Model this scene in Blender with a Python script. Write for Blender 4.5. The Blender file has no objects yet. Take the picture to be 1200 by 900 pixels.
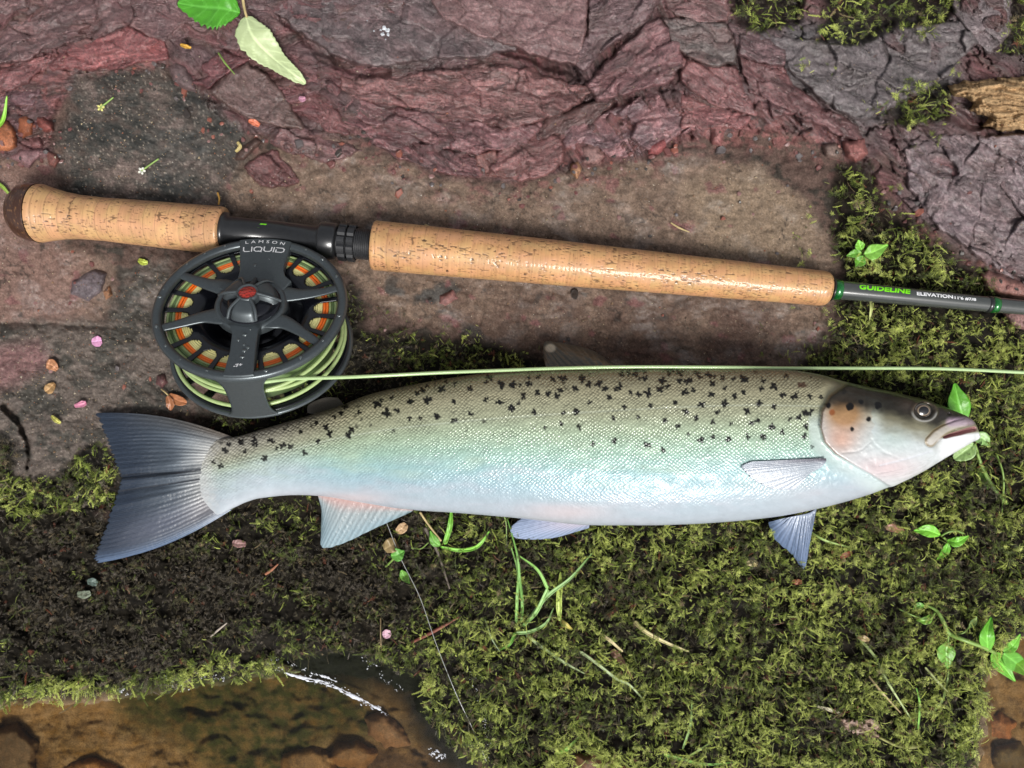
import bpy, bmesh, math, random
import numpy as np
from mathutils import Vector, Matrix

# ------------------------------------------------------------------ camera, world, sun
S = 0.0005            # metres per unit; one unit is half a millimetre
CH = 920.0            # camera height in units
scene = bpy.context.scene
COL = scene.collection
cam_d = bpy.data.cameras.new("camera"); cam = bpy.data.objects.new("camera", cam_d); COL.objects.link(cam)
cam.location = (0, 0, CH * S); cam.rotation_euler = (0, 0, 0)
cam_d.sensor_width = 36; cam_d.lens = 36 * CH / 1200.0
cam_d.clip_start = 0.01; cam_d.clip_end = 200
scene.camera = cam
SUN_EL, SUN_AZ = math.radians(54), math.radians(290)     # elevation; azimuth counterclockwise from +x
world = bpy.data.worlds.new("World"); scene.world = world; world.use_nodes = True
wt = world.node_tree; bg = wt.nodes['Background']
sky = wt.nodes.new('ShaderNodeTexSky'); sky.sky_type = 'NISHITA'; sky.sun_disc = False
sky.sun_elevation = SUN_EL; sky.sun_rotation = math.pi / 2 - SUN_AZ
sky.dust_density = 4.0; sky.air_density = 1.0; sky.ozone_density = 1.0
hs = wt.nodes.new('ShaderNodeHueSaturation'); hs.inputs['Saturation'].default_value = 0.25
wt.links.new(sky.outputs[0], hs.inputs['Color']); wt.links.new(hs.outputs[0], bg.inputs[0])
bg.inputs[1].default_value = 0.085
sun_d = bpy.data.lights.new("sun", 'SUN'); sun = bpy.data.objects.new("sun", sun_d); COL.objects.link(sun)
sun_d.energy = 2.6; sun_d.angle = math.radians(21); sun_d.color = (1.0, 0.97, 0.92)
sd_ = Vector((math.cos(SUN_EL) * math.cos(SUN_AZ), math.cos(SUN_EL) * math.sin(SUN_AZ), math.sin(SUN_EL)))
sun.rotation_euler = sd_.to_track_quat('Z', 'Y').to_euler()
vs = scene.view_settings
vs.view_transform = 'Standard'; vs.look = 'None'; vs.gamma = 1.0; vs.exposure = 0.4
scene.cycles.max_bounces = 6; scene.cycles.transparent_max_bounces = 12
scene.cycles.use_denoising = True
random.seed(7); RNG = np.random.default_rng(7)

# ------------------------------------------------------------------ helpers
def P(u, v, z):
    """units of the ground plan (u right, v down) seen at height z -> units in space"""
    k = (CH - z) / CH
    return ((u - 600.0) * k, (450.0 - v) * k, z)
def PV(u, v, z): return Vector(P(u, v, z)) * S
def UV(x, y, z):
    k = CH / (CH - z); return 600.0 + x * k, 450.0 - y * k

_perm = np.random.default_rng(3).permutation(256); _perm = np.concatenate([_perm, _perm, _perm])
_ang = np.random.default_rng(5).random(256) * 2 * np.pi
_gx, _gy = np.cos(_ang), np.sin(_ang); _r1 = np.random.default_rng(8).random(256); _r2 = np.random.default_rng(9).random(256)
def pn(x, y, seed=0):
    x = np.asarray(x, float) + seed * 17.37; y = np.asarray(y, float) + seed * 5.91
    xi = np.floor(x).astype(int); yi = np.floor(y).astype(int); fx = x - xi; fy = y - yi
    xi &= 255; yi &= 255
    def g(ix, iy, dx, dy):
        h = _perm[_perm[ix] + iy]; return _gx[h] * dx + _gy[h] * dy
    sx = fx * fx * fx * (fx * (fx * 6 - 15) + 10); sy = fy * fy * fy * (fy * (fy * 6 - 15) + 10)
    x1 = (xi + 1) & 255; y1 = (yi + 1) & 255
    a = g(xi, yi, fx, fy); b = g(x1, yi, fx - 1, fy); c = g(xi, y1, fx, fy - 1); d = g(x1, y1, fx - 1, fy - 1)
    return 1.5 * ((a + (b - a) * sx) + ((c + (d - c) * sx) - (a + (b - a) * sx)) * sy)
def fbm(x, y, o=4, seed=0, gain=0.5):
    s = 0; a = 1; t = 0
    for i in range(o):
        s = s + a * pn(x * 2 ** i, y * 2 ** i, seed + i * 3); t += a; a *= gain
    return s / t
def ridged(x, y, o=4, seed=0, gain=0.5):
    s = 0; a = 1; t = 0
    for i in range(o):
        s = s + a * (1 - 2 * np.abs(pn(x * 2 ** i, y * 2 ** i, seed + i * 3))); t += a; a *= gain
    return s / t
def worley(x, y, seed=0, jit=0.9, full=False):
    x = np.asarray(x, float) + seed * 13.1; y = np.asarray(y, float) + seed * 7.7
    xi = np.floor(x).astype(int); yi = np.floor(y).astype(int)
    f1 = np.full(x.shape, 9.0); cx_ = np.zeros(x.shape); cy_ = np.zeros(x.shape); f2 = np.full(x.shape, 9.0); idd = np.zeros(x.shape)
    for dx in (-1, 0, 1):
        for dy in (-1, 0, 1):
            h = _perm[_perm[(xi + dx) & 255] + ((yi + dy) & 255)]
            px = xi + dx + .5 + jit * (_r1[h] - .5); py = yi + dy + .5 + jit * (_r2[h] - .5)
            d = np.hypot(x - px, y - py); new = d < f1
            cx_ = np.where(new, x - px, cx_); cy_ = np.where(new, y - py, cy_)
            f2 = np.where(new, f1, np.minimum(f2, d)); idd = np.where(new, h / 255.0, idd); f1 = np.where(new, d, f1)
    return (f1, f2, idd, cx_, cy_) if full else (f1, f2, idd)
def facets(x, y, seed, off=1.0, tl=1.0):
    """broken plates: every cell its own height and tilt, with a notch at the seam"""
    f1, f2, i, cx, cy = worley(x, y, seed, full=True); k = (i * 255 + .5).astype(int) % 256
    return off * (i - .5) * 2 + tl * 2 * ((_r1[k] - .5) * cx + (_r2[(k + 77) % 256] - .5) * cy), f2 - f1
def ss(a, b, x):
    t = np.clip((x - a) / (b - a), 0, 1); return t * t * (3 - 2 * t)
def terr(h, n, k=0.25):
    q = h * n; f = q - np.floor(q); return (np.floor(q) + ss(1 - k, 1, f) + 0.25 * f * (1 - ss(1 - k, 1, f))) / n
def psd(poly, u, v):
    """signed distance to a polygon, positive inside"""
    p = np.asarray(poly, float); n = len(p); d = np.full(np.shape(u), 1e18); ins = np.zeros(np.shape(u), bool)
    for i in range(n):
        ax, ay = p[i]; bx, by = p[(i + 1) % n]; ex, ey = bx - ax, by - ay
        wx, wy = u - ax, v - ay
        t = np.clip((wx * ex + wy * ey) / (ex * ex + ey * ey + 1e-9), 0, 1)
        d = np.minimum(d, (wx - ex * t) ** 2 + (wy - ey * t) ** 2)
        c = ((ay > v) != (by > v)) & (u < ex * (v - ay) / (ey if ey else 1e-9) + ax); ins ^= c
    d = np.sqrt(d); return np.where(ins, d, -d)
def mask(poly, u, v, soft=10, nz=0):
    return ss(-soft, soft, psd(poly, u, v) + nz)
def lerp(a, b, t): return a + (b - a) * t
def mixc(c, col, m):
    return c + (np.asarray(col, float) - c) * m[..., None]

def mesh_np(name, V, F, mat=None, parent=None, attrs=None, smooth=True, scale=S, link=True):
    """V (n,3) units, F (m,3|4) ints -> linked object"""
    V = np.asarray(V, np.float32) * scale; F = np.asarray(F, np.int32)
    me = bpy.data.meshes.new(name); n = len(V); m, k = F.shape
    me.vertices.add(n); me.vertices.foreach_set('co', V.ravel())
    me.loops.add(m * k); me.loops.foreach_set('vertex_index', F.ravel())
    me.polygons.add(m); me.polygons.foreach_set('loop_start', np.arange(0, m * k, k, dtype=np.int32))
    me.polygons.foreach_set('loop_total', np.full(m, k, np.int32))
    me.polygons.foreach_set('use_smooth', np.full(m, smooth, bool))
    me.update(calc_edges=True)
    for an, (ty, arr) in (attrs or {}).items():
        at = me.attributes.new(an, ty, 'POINT')
        arr = np.asarray(arr, np.float32)
        if ty == 'FLOAT_COLOR':
            if arr.shape[-1] == 3: arr = np.concatenate([arr, np.ones(arr.shape[:-1] + (1,), np.float32)], -1)
            at.data.foreach_set('color', arr.ravel())
        elif ty == 'FLOAT_VECTOR': at.data.foreach_set('vector', arr.ravel())
        else: at.data.foreach_set('value', arr.ravel())
    if mat: me.materials.append(mat)
    o = bpy.data.objects.new(name, me)
    if link: COL.objects.link(o)
    if parent: o.parent = parent
    return o
def gridF(nr, nc, wrap=False, keep=None):
    r = np.arange(nr - 1); c = np.arange(nc if wrap else nc - 1)
    R, C = np.meshgrid(r, c, indexing='ij'); C2 = (C + 1) % nc
    F = np.stack([R * nc + C, (R + 1) * nc + C, (R + 1) * nc + C2, R * nc + C2], -1)
    if keep is not None: F = F[keep]
    return F.reshape(-1, 4)
def compact(V, F, *arrs):
    used = np.unique(F); mp = np.zeros(len(V), np.int64); mp[used] = np.arange(len(used))
    return (V[used], mp[F]) + tuple(a[used] for a in arrs)
def tag(o, label=None, cat=None, group=None, kind=None):
    if label: o['label'] = label
    if cat: o['category'] = cat
    if group: o['group'] = group
    if kind: o['kind'] = kind
    return o
def empty(name, loc=(0, 0, 0)):
    o = bpy.data.objects.new(name, None); COL.objects.link(o); o.location = loc; o.empty_display_size = 0.01; return o
def thing(name, label, cat, u=600, v=450, z=0, group=None):
    o = empty(name, PV(u, v, z)); return tag(o, label, cat, group)
def under(o, root):
    """parent keeping world place (roots are never rotated)"""
    o.parent = root; o.location = -root.location; return o
def join_geo(parts):
    V = []; F = []; n = 0
    for v, f in parts:
        V.append(v); F.append(np.asarray(f) + n); n += len(v)
    return np.concatenate(V), np.concatenate(F)
def catmull(pts, n):
    p = np.asarray(pts, float)
    if len(p) == 2: return p[0] + (p[1] - p[0]) * np.linspace(0, 1, n)[:, None]
    q = np.vstack([2 * p[0] - p[1], p, 2 * p[-1] - p[-2]]); m = len(p) - 1
    t = np.linspace(0, m, n); i = np.minimum(t.astype(int), m - 1); f = (t - i)[:, None]
    a, b, c, d = q[i], q[i + 1], q[i + 2], q[i + 3]
    return 0.5 * (2 * b + (c - a) * f + (2 * a - 5 * b + 4 * c - d) * f ** 2 + (3 * b - a - 3 * c + d) * f ** 3)
def frames(C):
    T = np.gradient(C, axis=0); T /= np.linalg.norm(T, axis=1)[:, None] + 1e-12
    up = np.array([0, 0, 1.0]); B = np.cross(T, up)
    l = np.linalg.norm(B, axis=1)[:, None]; B = np.where(l < 1e-3, [[1.0, 0, 0]], B / (l + 1e-9))
    return T, B, np.cross(B, T)
def tube(C, r, k=8, flat=1.0):
    C = np.asarray(C, float); n = len(C); r = np.broadcast_to(np.asarray(r, float), (n,))
    T, B, N = frames(C); a = np.linspace(0, 2 * np.pi, k, endpoint=False)
    V = C[:, None] + r[:, None, None] * (np.cos(a)[None, :, None] * B[:, None] + flat * np.sin(a)[None, :, None] * N[:, None])
    V = V.reshape(-1, 3); F = gridF(n, k, wrap=True)
    V = np.vstack([V, C[0], C[-1]]); e = []
    for j in range(k):
        e.append([n * k, j, (j + 1) % k, (j + 1) % k]); e.append([n * k + 1, (n - 1) * k + (j + 1) % k, (n - 1) * k + j, (n - 1) * k + j])
    return V, F, e
def tube_obj(name, pts, r, mat, parent=None, n=24, k=8, attrs=None, world_pts=False):
    """tube through plan points (u,v,z)"""
    C = np.array([P(*p) for p in pts]) if not world_pts else np.asarray(pts, float)
    C = catmull(C, n); rr = np.interp(np.linspace(0, 1, n), np.linspace(0, 1, len(np.atleast_1d(r))), np.atleast_1d(r))
    V, F, e = tube(C, rr, k)
    F = [tuple(f) for f in F] + [tuple(q[:3]) for q in e]
    me = bpy.data.meshes.new(name); me.from_pydata((V * S).tolist(), [], F); me.update()
    me.polygons.foreach_set('use_smooth', np.ones(len(F), bool)); me.materials.append(mat)
    o = bpy.data.objects.new(name, me); COL.objects.link(o)
    if parent: under(o, parent)
    return o

# ------------------------------------------------------------------ materials
def new_mat(name):
    m = bpy.data.materials.new(name); m.use_nodes = True
    nt = m.node_tree; return m, nt, nt.nodes['Principled BSDF']
def N(nt, t, **kw):
    n = nt.nodes.new('ShaderNode' + t)
    for k, v in kw.items():
        if hasattr(n, k): setattr(n, k, v)
        else: n.inputs[k.replace('_', ' ')].default_value = v
    return n
def simple(name, col, rough=0.5, metal=0.0, coat=0.0, var=0.0, vscale=400, bump=0.0, bscale=1500, trans=0.0, attr=None, spec=0.5):
    m, nt, b = new_mat(name); L = nt.links
    b.inputs['Roughness'].default_value = rough; b.inputs['Metallic'].default_value = metal
    b.inputs['Coat Weight'].default_value = coat; b.inputs['Coat Roughness'].default_value = 0.08
    b.inputs['Specular IOR Level'].default_value = spec
    tc = N(nt, 'TexCoord')
    if attr:
        a = N(nt, 'Attribute', attribute_name=attr); src = a.outputs['Color']
    else:
        r = N(nt, 'RGB'); r.outputs[0].default_value = (*col, 1); src = r.outputs[0]
    nz = N(nt, 'TexNoise', Scale=vscale, Detail=5.0); L.new(tc.outputs['Object'], nz.inputs['Vector'])
    mr = N(nt, 'MapRange'); mr.inputs[1].default_value = .25; mr.inputs[2].default_value = .75
    mr.inputs[3].default_value = 1 - var; mr.inputs[4].default_value = 1 + var
    L.new(nz.outputs[0], mr.inputs[0])
    mx = N(nt, 'VectorMath', operation='SCALE'); L.new(src, mx.inputs[0]); L.new(mr.outputs[0], mx.inputs['Scale'])
    L.new(mx.outputs[0], b.inputs['Base Color'])
    if bump:
        n2 = N(nt, 'TexNoise', Scale=bscale, Detail=4.0); L.new(tc.outputs['Object'], n2.inputs['Vector'])
        bp = N(nt, 'Bump', Strength=bump, Distance=0.0004); L.new(n2.outputs[0], bp.inputs['Height']); L.new(bp.outputs[0], b.inputs['Normal'])
    return m
def rock_mat():
    """colour from the 'col' attribute, wetness (gloss) from 'wet'"""
    m, nt, b = new_mat('wet_rock'); L = nt.links
    a = N(nt, 'Attribute', attribute_name='col'); w = N(nt, 'Attribute', attribute_name='wet')
    tc = N(nt, 'TexCoord')
    n1 = N(nt, 'TexNoise', Scale=900.0, Detail=6.0, Roughness=0.65); L.new(tc.outputs['Object'], n1.inputs['Vector'])
    n2 = N(nt, 'TexNoise', Scale=220.0, Detail=5.0); L.new(tc.outputs['Object'], n2.inputs['Vector'])
    mr = N(nt, 'MapRange'); [mr.inputs[i].__setattr__('default_value', x) for i, x in ((1, .3), (2, .7), (3, .55), (4, 1.5))]
    L.new(n1.outputs[0], mr.inputs[0])
    mr2 = N(nt, 'MapRange'); [mr2.inputs[i].__setattr__('default_value', x) for i, x in ((1, .3), (2, .7), (3, .8), (4, 1.2))]
    L.new(n2.outputs[0], mr2.inputs[0])
    mu = N(nt, 'Math', operation='MULTIPLY'); L.new(mr.outputs[0], mu.inputs[0]); L.new(mr2.outputs[0], mu.inputs[1])
    mx = N(nt, 'VectorMath', operation='SCALE'); L.new(a.outputs['Color'], mx.inputs[0]); L.new(mu.outputs[0], mx.inputs['Scale'])
    L.new(mx.outputs[0], b.inputs['Base Color'])
    r = N(nt, 'MapRange'); [r.inputs[i].__setattr__('default_value', x) for i, x in ((1, 0), (2, 1), (3, .85), (4, .13))]
    L.new(w.outputs['Fac'], r.inputs[0])
    ra = N(nt, 'MapRange'); [ra.inputs[i].__setattr__('default_value', x) for i, x in ((1, .35), (2, .65), (3, -.06), (4, .12))]
    L.new(n2.outputs[0], ra.inputs[0]); rs = N(nt, 'Math', operation='ADD', use_clamp=True)
    L.new(r.outputs[0], rs.inputs[0]); L.new(ra.outputs[0], rs.inputs[1]); L.new(rs.outputs[0], b.inputs['Roughness'])
    sp = N(nt, 'MapRange'); sp.inputs[3].default_value = .08; sp.inputs[4].default_value = .6; L.new(w.outputs['Fac'], sp.inputs[0]); L.new(sp.outputs[0], b.inputs['Specular IOR Level'])
    n3 = N(nt, 'TexNoise', Scale=1300.0, Detail=6.0, Roughness=0.7); L.new(tc.outputs['Object'], n3.inputs['Vector'])
    mp = N(nt, 'Mapping'); mp.inputs['Scale'].default_value = (1, 1, 1)
    bc_ = N(nt, 'Attribute', attribute_name='bedc'); L.new(bc_.outputs['Vector'], mp.inputs[0])
    n4 = N(nt, 'TexNoise', Scale=3.6, Detail=6.0, Roughness=0.62, Distortion=0.35); L.new(mp.outputs[0], n4.inputs['Vector'])
    b1 = N(nt, 'Bump', Strength=0.7, Distance=0.0007); L.new(n3.outputs[0], b1.inputs['Height'])
    sl = N(nt, 'Attribute', attribute_name='slaty')
    # stepped noise: curved broken edges of thin slate layers
    st = N(nt, 'Math', operation='MULTIPLY'); st.inputs[1].default_value = 7.0; L.new(n4.outputs[0], st.inputs[0])
    fr = N(nt, 'Math', operation='FRACT'); L.new(st.outputs[0], fr.inputs[0]); pw = N(nt, 'Math', operation='POWER'); pw.inputs[1].default_value = 3.0; L.new(fr.outputs[0], pw.inputs[0])
    n6 = N(nt, 'TexNoise', Scale=1.3, Detail=5.0, Roughness=0.6, Distortion=0.5); L.new(mp.outputs[0], n6.inputs['Vector'])
    s6 = N(nt, 'Math', operation='MULTIPLY'); s6.inputs[1].default_value = 8.0; L.new(n6.outputs[0], s6.inputs[0]); f6 = N(nt, 'Math', operation='FRACT'); L.new(s6.outputs[0], f6.inputs[0])
    p6 = N(nt, 'Math', operation='POWER'); p6.inputs[1].default_value = 4.0; L.new(f6.outputs[0], p6.inputs[0])
    ad = N(nt, 'Math', operation='MULTIPLY_ADD'); L.new(p6.outputs[0], ad.inputs[0]); ad.inputs[1].default_value = 1.6; L.new(pw.outputs[0], ad.inputs[2])
    ng = N(nt, 'Math', operation='MULTIPLY'); ng.inputs[1].default_value = -.35; L.new(ad.outputs[0], ng.inputs[0])
    a2 = N(nt, 'Math', operation='MULTIPLY_ADD'); L.new(n4.outputs[0], a2.inputs[0]); a2.inputs[1].default_value = 1.35; L.new(ng.outputs[0], a2.inputs[2])
    hm = N(nt, 'Math', operation='MULTIPLY'); L.new(a2.outputs[0], hm.inputs[0]); L.new(sl.outputs['Fac'], hm.inputs[1])
    b2 = N(nt, 'Bump', Strength=0.9, Distance=0.0014); L.new(hm.outputs[0], b2.inputs['Height']); L.new(b1.outputs[0], b2.inputs['Normal'])
    L.new(b2.outputs[0], b.inputs['Normal']); L.new(b2.outputs[0], b.inputs['Coat Normal'])
    cw = N(nt, 'MapRange'); cw.inputs[1].default_value = .4; cw.inputs[4].default_value = 1.0; L.new(w.outputs['Fac'], cw.inputs[0]); L.new(cw.outputs[0], b.inputs['Coat Weight']); b.inputs['Coat Roughness'].default_value = .10
    return m
ROCK = rock_mat()
# ------------------------------------------------------------------ ground plan
SHORE = [(-900, 815), (0, 815), (60, 812), (128, 808), (200, 798), (250, 790), (300, 782), (332, 776), (400, 768), (440, 772), (495, 795),
         (512, 835), (530, 862), (560, 885), (585, 905), (640, 915), (672, 893), (690, 885), (720, 900), (760, 960), (1100, 960), (1133, 900), (1142, 862), (1150, 830), (1143, 800),
         (1158, 778), (1175, 752), (1200, 735), (1300, 690), (2200, 640), (2200, -900), (-900, -900)]
NOTCH = [(325, 772), (400, 762), (500, 795), (525, 862), (600, 940), (540, 940), (505, 895), (460, 845), (410, 815), (360, 795)]
SAND = [[(-60, 188), (60, 190), (75, 232), (75, 290), (128, 305), (140, 345), (120, 378), (-60, 386)],
        [(262, 205), (330, 172), (400, 168), (470, 190), (520, 212), (600, 222), (640, 216), (700, 196), (800, 182), (880, 196), (940, 232), (975, 285), (980, 330),
         (960, 400), (930, 440), (640, 440), (580, 405), (500, 385), (430, 350), (410, 320), (330, 300), (270, 260)]]
STAINROCK = [(88, 92), (130, 82), (190, 76), (228, 100), (262, 128), (282, 145), (292, 180), (262, 215), (262, 262), (130, 262), (75, 238), (68, 190), (82, 140)]
ROCK_L = [(-60, 380), (120, 376), (150, 320), (200, 300), (230, 480), (130, 490), (150, 560), (100, 600), (-60, 560)]
UPPER = [(-900, -900), (2200, -900), (2200, 345), (1195, 345), (1150, 300), (1085, 262), (1010, 200), (960, 165), (880, 150), (800, 168), (740, 190), (655, 200), (600, 212), (520, 208),
         (430, 165), (330, 165), (262, 150), (200, 80), (90, 88), (60, 140), (60, 185), (-900, 190)]
MOSS_R = [(1005, 215), (1045, 262), (1100, 288), (1150, 325), (1215, 372), (2200, 420), (2200, 960), (540, 960), (480, 640), (720, 610), (925, 560), (940, 430), (962, 400), (985, 370), (990, 300), (975, 250)]
MOSS_B = [(-900, 575), (60, 578), (118, 600), (330, 585), (560, 590), (900, 590), (900, 980), (-900, 980)]
MOSS_M = [(410, 330), (430, 385), (520, 395), (640, 420), (660, 445), (560, 470), (400, 500), (260, 510), (230, 490), (300, 470), (395, 420)]
GREENL = [[(105, 520), (140, 530), (135, 600), (110, 600), (20, 610), (-10, 590), (0, 545), (20, 560), (60, 560)],
          [(-20, 500), (18, 520), (10, 600), (-20, 600)], [(-20, 800), (60, 790), (140, 800), (250, 775), (330, 770), (340, 790), (140, 830), (-20, 840)]]
MOSS_TOP = [[(848, -40), (950, -40), (935, 25), (890, 38), (862, 28)], [(955, -40), (1135, -40), (1120, 12), (1080, 48), (1050, 30), (1010, 52), (960, 48), (965, 10)],
            [(1178, -40), (1260, -40), (1260, 60), (1165, 66), (1180, 30)], [(1060, 92), (1110, 100), (1115, 138), (1060, 150), (1020, 130)], [(975, 185), (1020, 192), (1045, 262), (985, 300), (972, 230)]]

CREV = [([(560, 46), (600, 58), (640, 66), (672, 80), (676, 92), (655, 84), (620, 72), (585, 62)], 20), ([(388, 62), (420, 78), (455, 84), (448, 92), (410, 88), (392, 78)], 14),
        ([(666, 128), (690, 118), (722, 122), (708, 140), (676, 150), (662, 142)], 12), ([(96, 36), (118, 26), (122, 0), (130, 0), (126, 30), (104, 44)], 8), ([(1044, 96), (1062, 92), (1100, 118), (1160, 150), (1140, 152), (1084, 128)], 10),
        ([(230, 92), (250, 108), (262, 138), (248, 132), (232, 108)], 8), ([(330, 8), (372, 44), (404, 70), (396, 76), (360, 56), (326, 18)], 9)]
def masks(u, v):
    w = 14 * fbm(u / 45, v / 45, 3, 2) + 5 * fbm(u / 9, v / 9, 2, 12)
    M = {}
    M['land'] = psd(SHORE, u, v) + 9 * fbm(u / 22, v / 22, 3, 31)
    M['notch'] = mask(NOTCH, u, v, 5, w * .3)
    M['sand'] = np.maximum(mask(SAND[0], u, v, 7, w * .7), mask(SAND[1], u, v, 9, w))
    M['stain'] = mask(STAINROCK, u, v, 13, w * 1.3)
    M['rockl'] = mask(ROCK_L, u, v, 10, w)
    M['upper'] = mask(UPPER, u, v, 7, w * .5)
    mr = mask(MOSS_R, u, v, 14, w * 1.6); mb = mask(MOSS_B, u, v, 14, w * 1.3); mm = mask(MOSS_M, u, v, 12, w)
    mt = 0 * u
    for p in MOSS_TOP: mt = np.maximum(mt, mask(p, u, v, 6, w * .6))
    gl = 0 * u
    for p in GREENL: gl = np.maximum(gl, mask(p, u, v, 8, w * .5))
    M['mossr'], M['mossb'], M['mossm'], M['mosst'], M['greenl'] = mr, mb, mm, mt, gl
    M['moss'] = np.clip(np.maximum.reduce([mr, mb, mm, mt * .8, gl]), 0, 1)
    return M
def terrain(u, v, full=True):
    u = np.asarray(u, float); v = np.asarray(v, float)
    M = masks(u, v)
    far = np.clip((np.maximum.reduce([-u, u - 1200, -v, v - 900]) - 150) / 170, 0, 1)
    up = M['upper'] * (1 - M['moss'])
    # long wavy bedding of the slate
    wu = u + 30 * fbm(u / 90, v / 90, 3, 4); wv = v + 26 * fbm(u / 80, v / 80, 3, 5)
    dirn = np.interp(u, [0, 300, 600, 800, 1200], [-.35, .25, .1, .6, .65])
    q = wv - dirn * wu
    bed = fbm(wu / 150, q / 38, 4, 6)
    slate = 13 * terr(bed + .5, 5, .16) + 5 * terr(fbm(wu / 60, q / 14, 3, 7) + .5, 4, .2) + 1.6 * ridged(wu / 30, q / 8, 3, 8)
    h1, e1 = facets(wu / 50, q / 20, 11, 3.2, 7.0); h2, e2 = facets(wu / 22, q / 10, 12, 1.5, 3.0); slate = slate * .6 + h1 + h2 - 3 * ss(.06, 0, e1)
    crack = np.abs(fbm(u / 70 + .3 * fbm(u / 20, v / 20, 2, 3), v / 60, 3, 15))
    ck = ss(.035, .0, crack)
    z = up * (2 + 16 * ss(210, -20, v) + slate - 9 * ck - 4)
    fine = fbm(u / 7, v / 7, 4, 20)
    for cp, dp in CREV: z = z - dp * mask(cp, u, v, 3, 5 * fbm(u / 14, v / 14, 2, 38))
    sandz = 2.4 * fbm(u / 60, v / 40, 3, 9) + 1.3 * fine + 2.0 * fbm(u / 17, v / 12, 3, 58) + 2.2 * ridged(u / 30, v / 17, 3, 59) * ss(-.05, .3, fbm(u / 60, v / 50, 2, 60)) + 1.3 * ss(.25, .5, fbm(u / 5, v / 4.4, 2, 48)) + 1.1 * ss(.1, .5, fbm(u / 12, v / 10, 3, 44)) + 3 * -ss(.42, .7, fbm(u / 26, v / 20, 3, 21))
    # rubble where the slate meets the sand
    rb = ss(-45, -4, psd(UPPER, u, v)) * (1 - up) * (v > 120) * (u > 240); h3, e3 = facets(u / 13, v / 10, 14, 1.0, 2.2); rb = rb * ss(-.15, .2, fbm(u / 24, v / 20, 3, 68)); z = z + rb * (2.2 + h3 - 1.6 * ss(.12, 0, e3))
    z = z + M['sand'] * (1 - up) * sandz
    rough = 3.5 * ridged(u / 46, v / 34, 4, 10) + 1.8 * fine + 2 * terr(fbm(u / 30, v / 22, 3, 52) + .5, 4, .2)
    st = M['stain'] * (4 + 6 * np.clip(psd(STAINROCK, u, v) / 50, 0, 1) + rough * 1.0 + 1.5 * ridged(u / 12, v / 9, 3, 45))
    z = z + st * (1 - up * .5)
    other = (1 - M['sand']) * (1 - up) * (1 - M['stain'])
    mossamt = M['moss']
    z = z + other * (1 - mossamt) * (rough * 1.2 - 1 + 3 * ridged(u / 18, v / 13, 3, 46) * M['rockl'])
    cush = 13 * fbm(u / 34, v / 30, 3, 11) + 5 * fbm(u / 12, v / 12, 2, 13)
    z = z + mossamt * other * (cush - 3 + 3.5 * ridged(u / 11, v / 9, 3, 47) * ss(560, 420, u)) + M['mosst'] * up * (4 + cush * .5)
    # the long crack at the left edge, the seam under the left sand
    c1 = psd([(2, 468), (18, 480), (30, 500), (38, 520), (34, 552), (30, 552), (30, 522), (20, 500), (0, 480)], u, v)
    z = z - 14 * ss(-1.5, 1.5, c1 - 2 + 3.5 * fbm(u / 7, v / 7, 3, 49))
    seam = np.abs(v - (378 + .03 * u + 4 * fbm(u / 30, v / 90, 2, 33))); z = z - 3.5 * ss(4, 0, seam) * ss(150, 120, u) + 2.5 * ss(4, 14, v - 378) * ss(150, 110, u) * ss(450, 380, v)
    # river bank: the ledge drops to the stream bed
    L = M['land']
    bedz = -78 + 10 * fbm(u / 60, v / 45, 3, 14) + 2 * fine - 12 * ss(0, 200, -L)
    f1, f2, idd = worley(u / 58 + .5 * fbm(u / 40, v / 40, 3, 35), v / 40 + .5 * fbm(u / 40, v / 40, 3, 36), 3); stones = ss(.0, .5, f2 - f1) * (2 + 9 * idd)
    bedz = bedz + stones * .8 + 5 * fbm(u / 20, v / 16, 4, 37)
    drop = ss(-26, 7, L)
    z = lerp(bedz, z - 7 * ss(50, 0, L), drop)
    nb = M['notch'] * (0.2 + .8 * ss(-60, 10, L))
    z = lerp(z, -42 + 6 * ridged(u / 16, v / 12, 3, 17) + 3 * fine - 25 * ss(0, 60, v - 800 - (u - 420) * .3), np.clip(nb, 0, 1) * .9)
    z = z * (1 - far) + far * (bedz * (L < 0) + 6 * fbm(u / 300, v / 300, 3, 30) * (L >= 0))
    if not full: return z
    # ---- colours (pigment only)
    w_n = 10 * fbm(u / 20, v / 16, 3, 76); n1 = fbm(u / 60, v / 45, 4, 22); n2 = fbm(u / 16, v / 12, 3, 23); n3 = fbm(u / 120, v / 90, 3, 24); n4 = fbm(wu / 70, q / 12, 3, 26)
    c = np.zeros(u.shape + (3,)) + np.array([.105, .070, .058]); c = mixc(c, (.045, .038, .032), ss(-.05, .3, n2 + .6 * n1))
    c = mixc(c, (.185, .075, .080), M['upper'] * np.clip(.55 + 1.2 * n4, 0, 1))
    c = mixc(c, (.115, .075, .078), M['upper'] * np.clip(.3 + 1.5 * n1, 0, 1))
    red = mask([(-60, 75), (40, 66), (150, 36), (192, 52), (200, 82), (110, 92), (60, 130), (-60, 130)], u, v, 8) + mask([(655, 150), (740, 120), (860, 120), (990, 160), (1010, 195), (900, 170), (780, 172), (700, 190), (650, 185)], u, v, 12)
    c = mixc(c, (.24, .10, .095), np.clip(red, 0, 1) * ss(-.12, .18, n2 + .6 * fbm(u / 6, v / 5, 2, 67)) * .85)
    c = mixc(c, (.115, .105, .11), mask([(870, 30), (1150, 20), (1120, 100), (1040, 140), (1000, 160), (930, 110)], u, v, 16) * np.clip(.85 + n1, 0, 1))
    c = mixc(c, (.20, .15, .155), mask([(1060, 165), (1260, 140), (1260, 350), (1150, 310), (1060, 230)], u, v, 14) * np.clip(.7 + 1.4 * n1, 0, 1))
    sc = np.array([.160, .112, .084]); c = mixc(c, sc, M['sand'])
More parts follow.
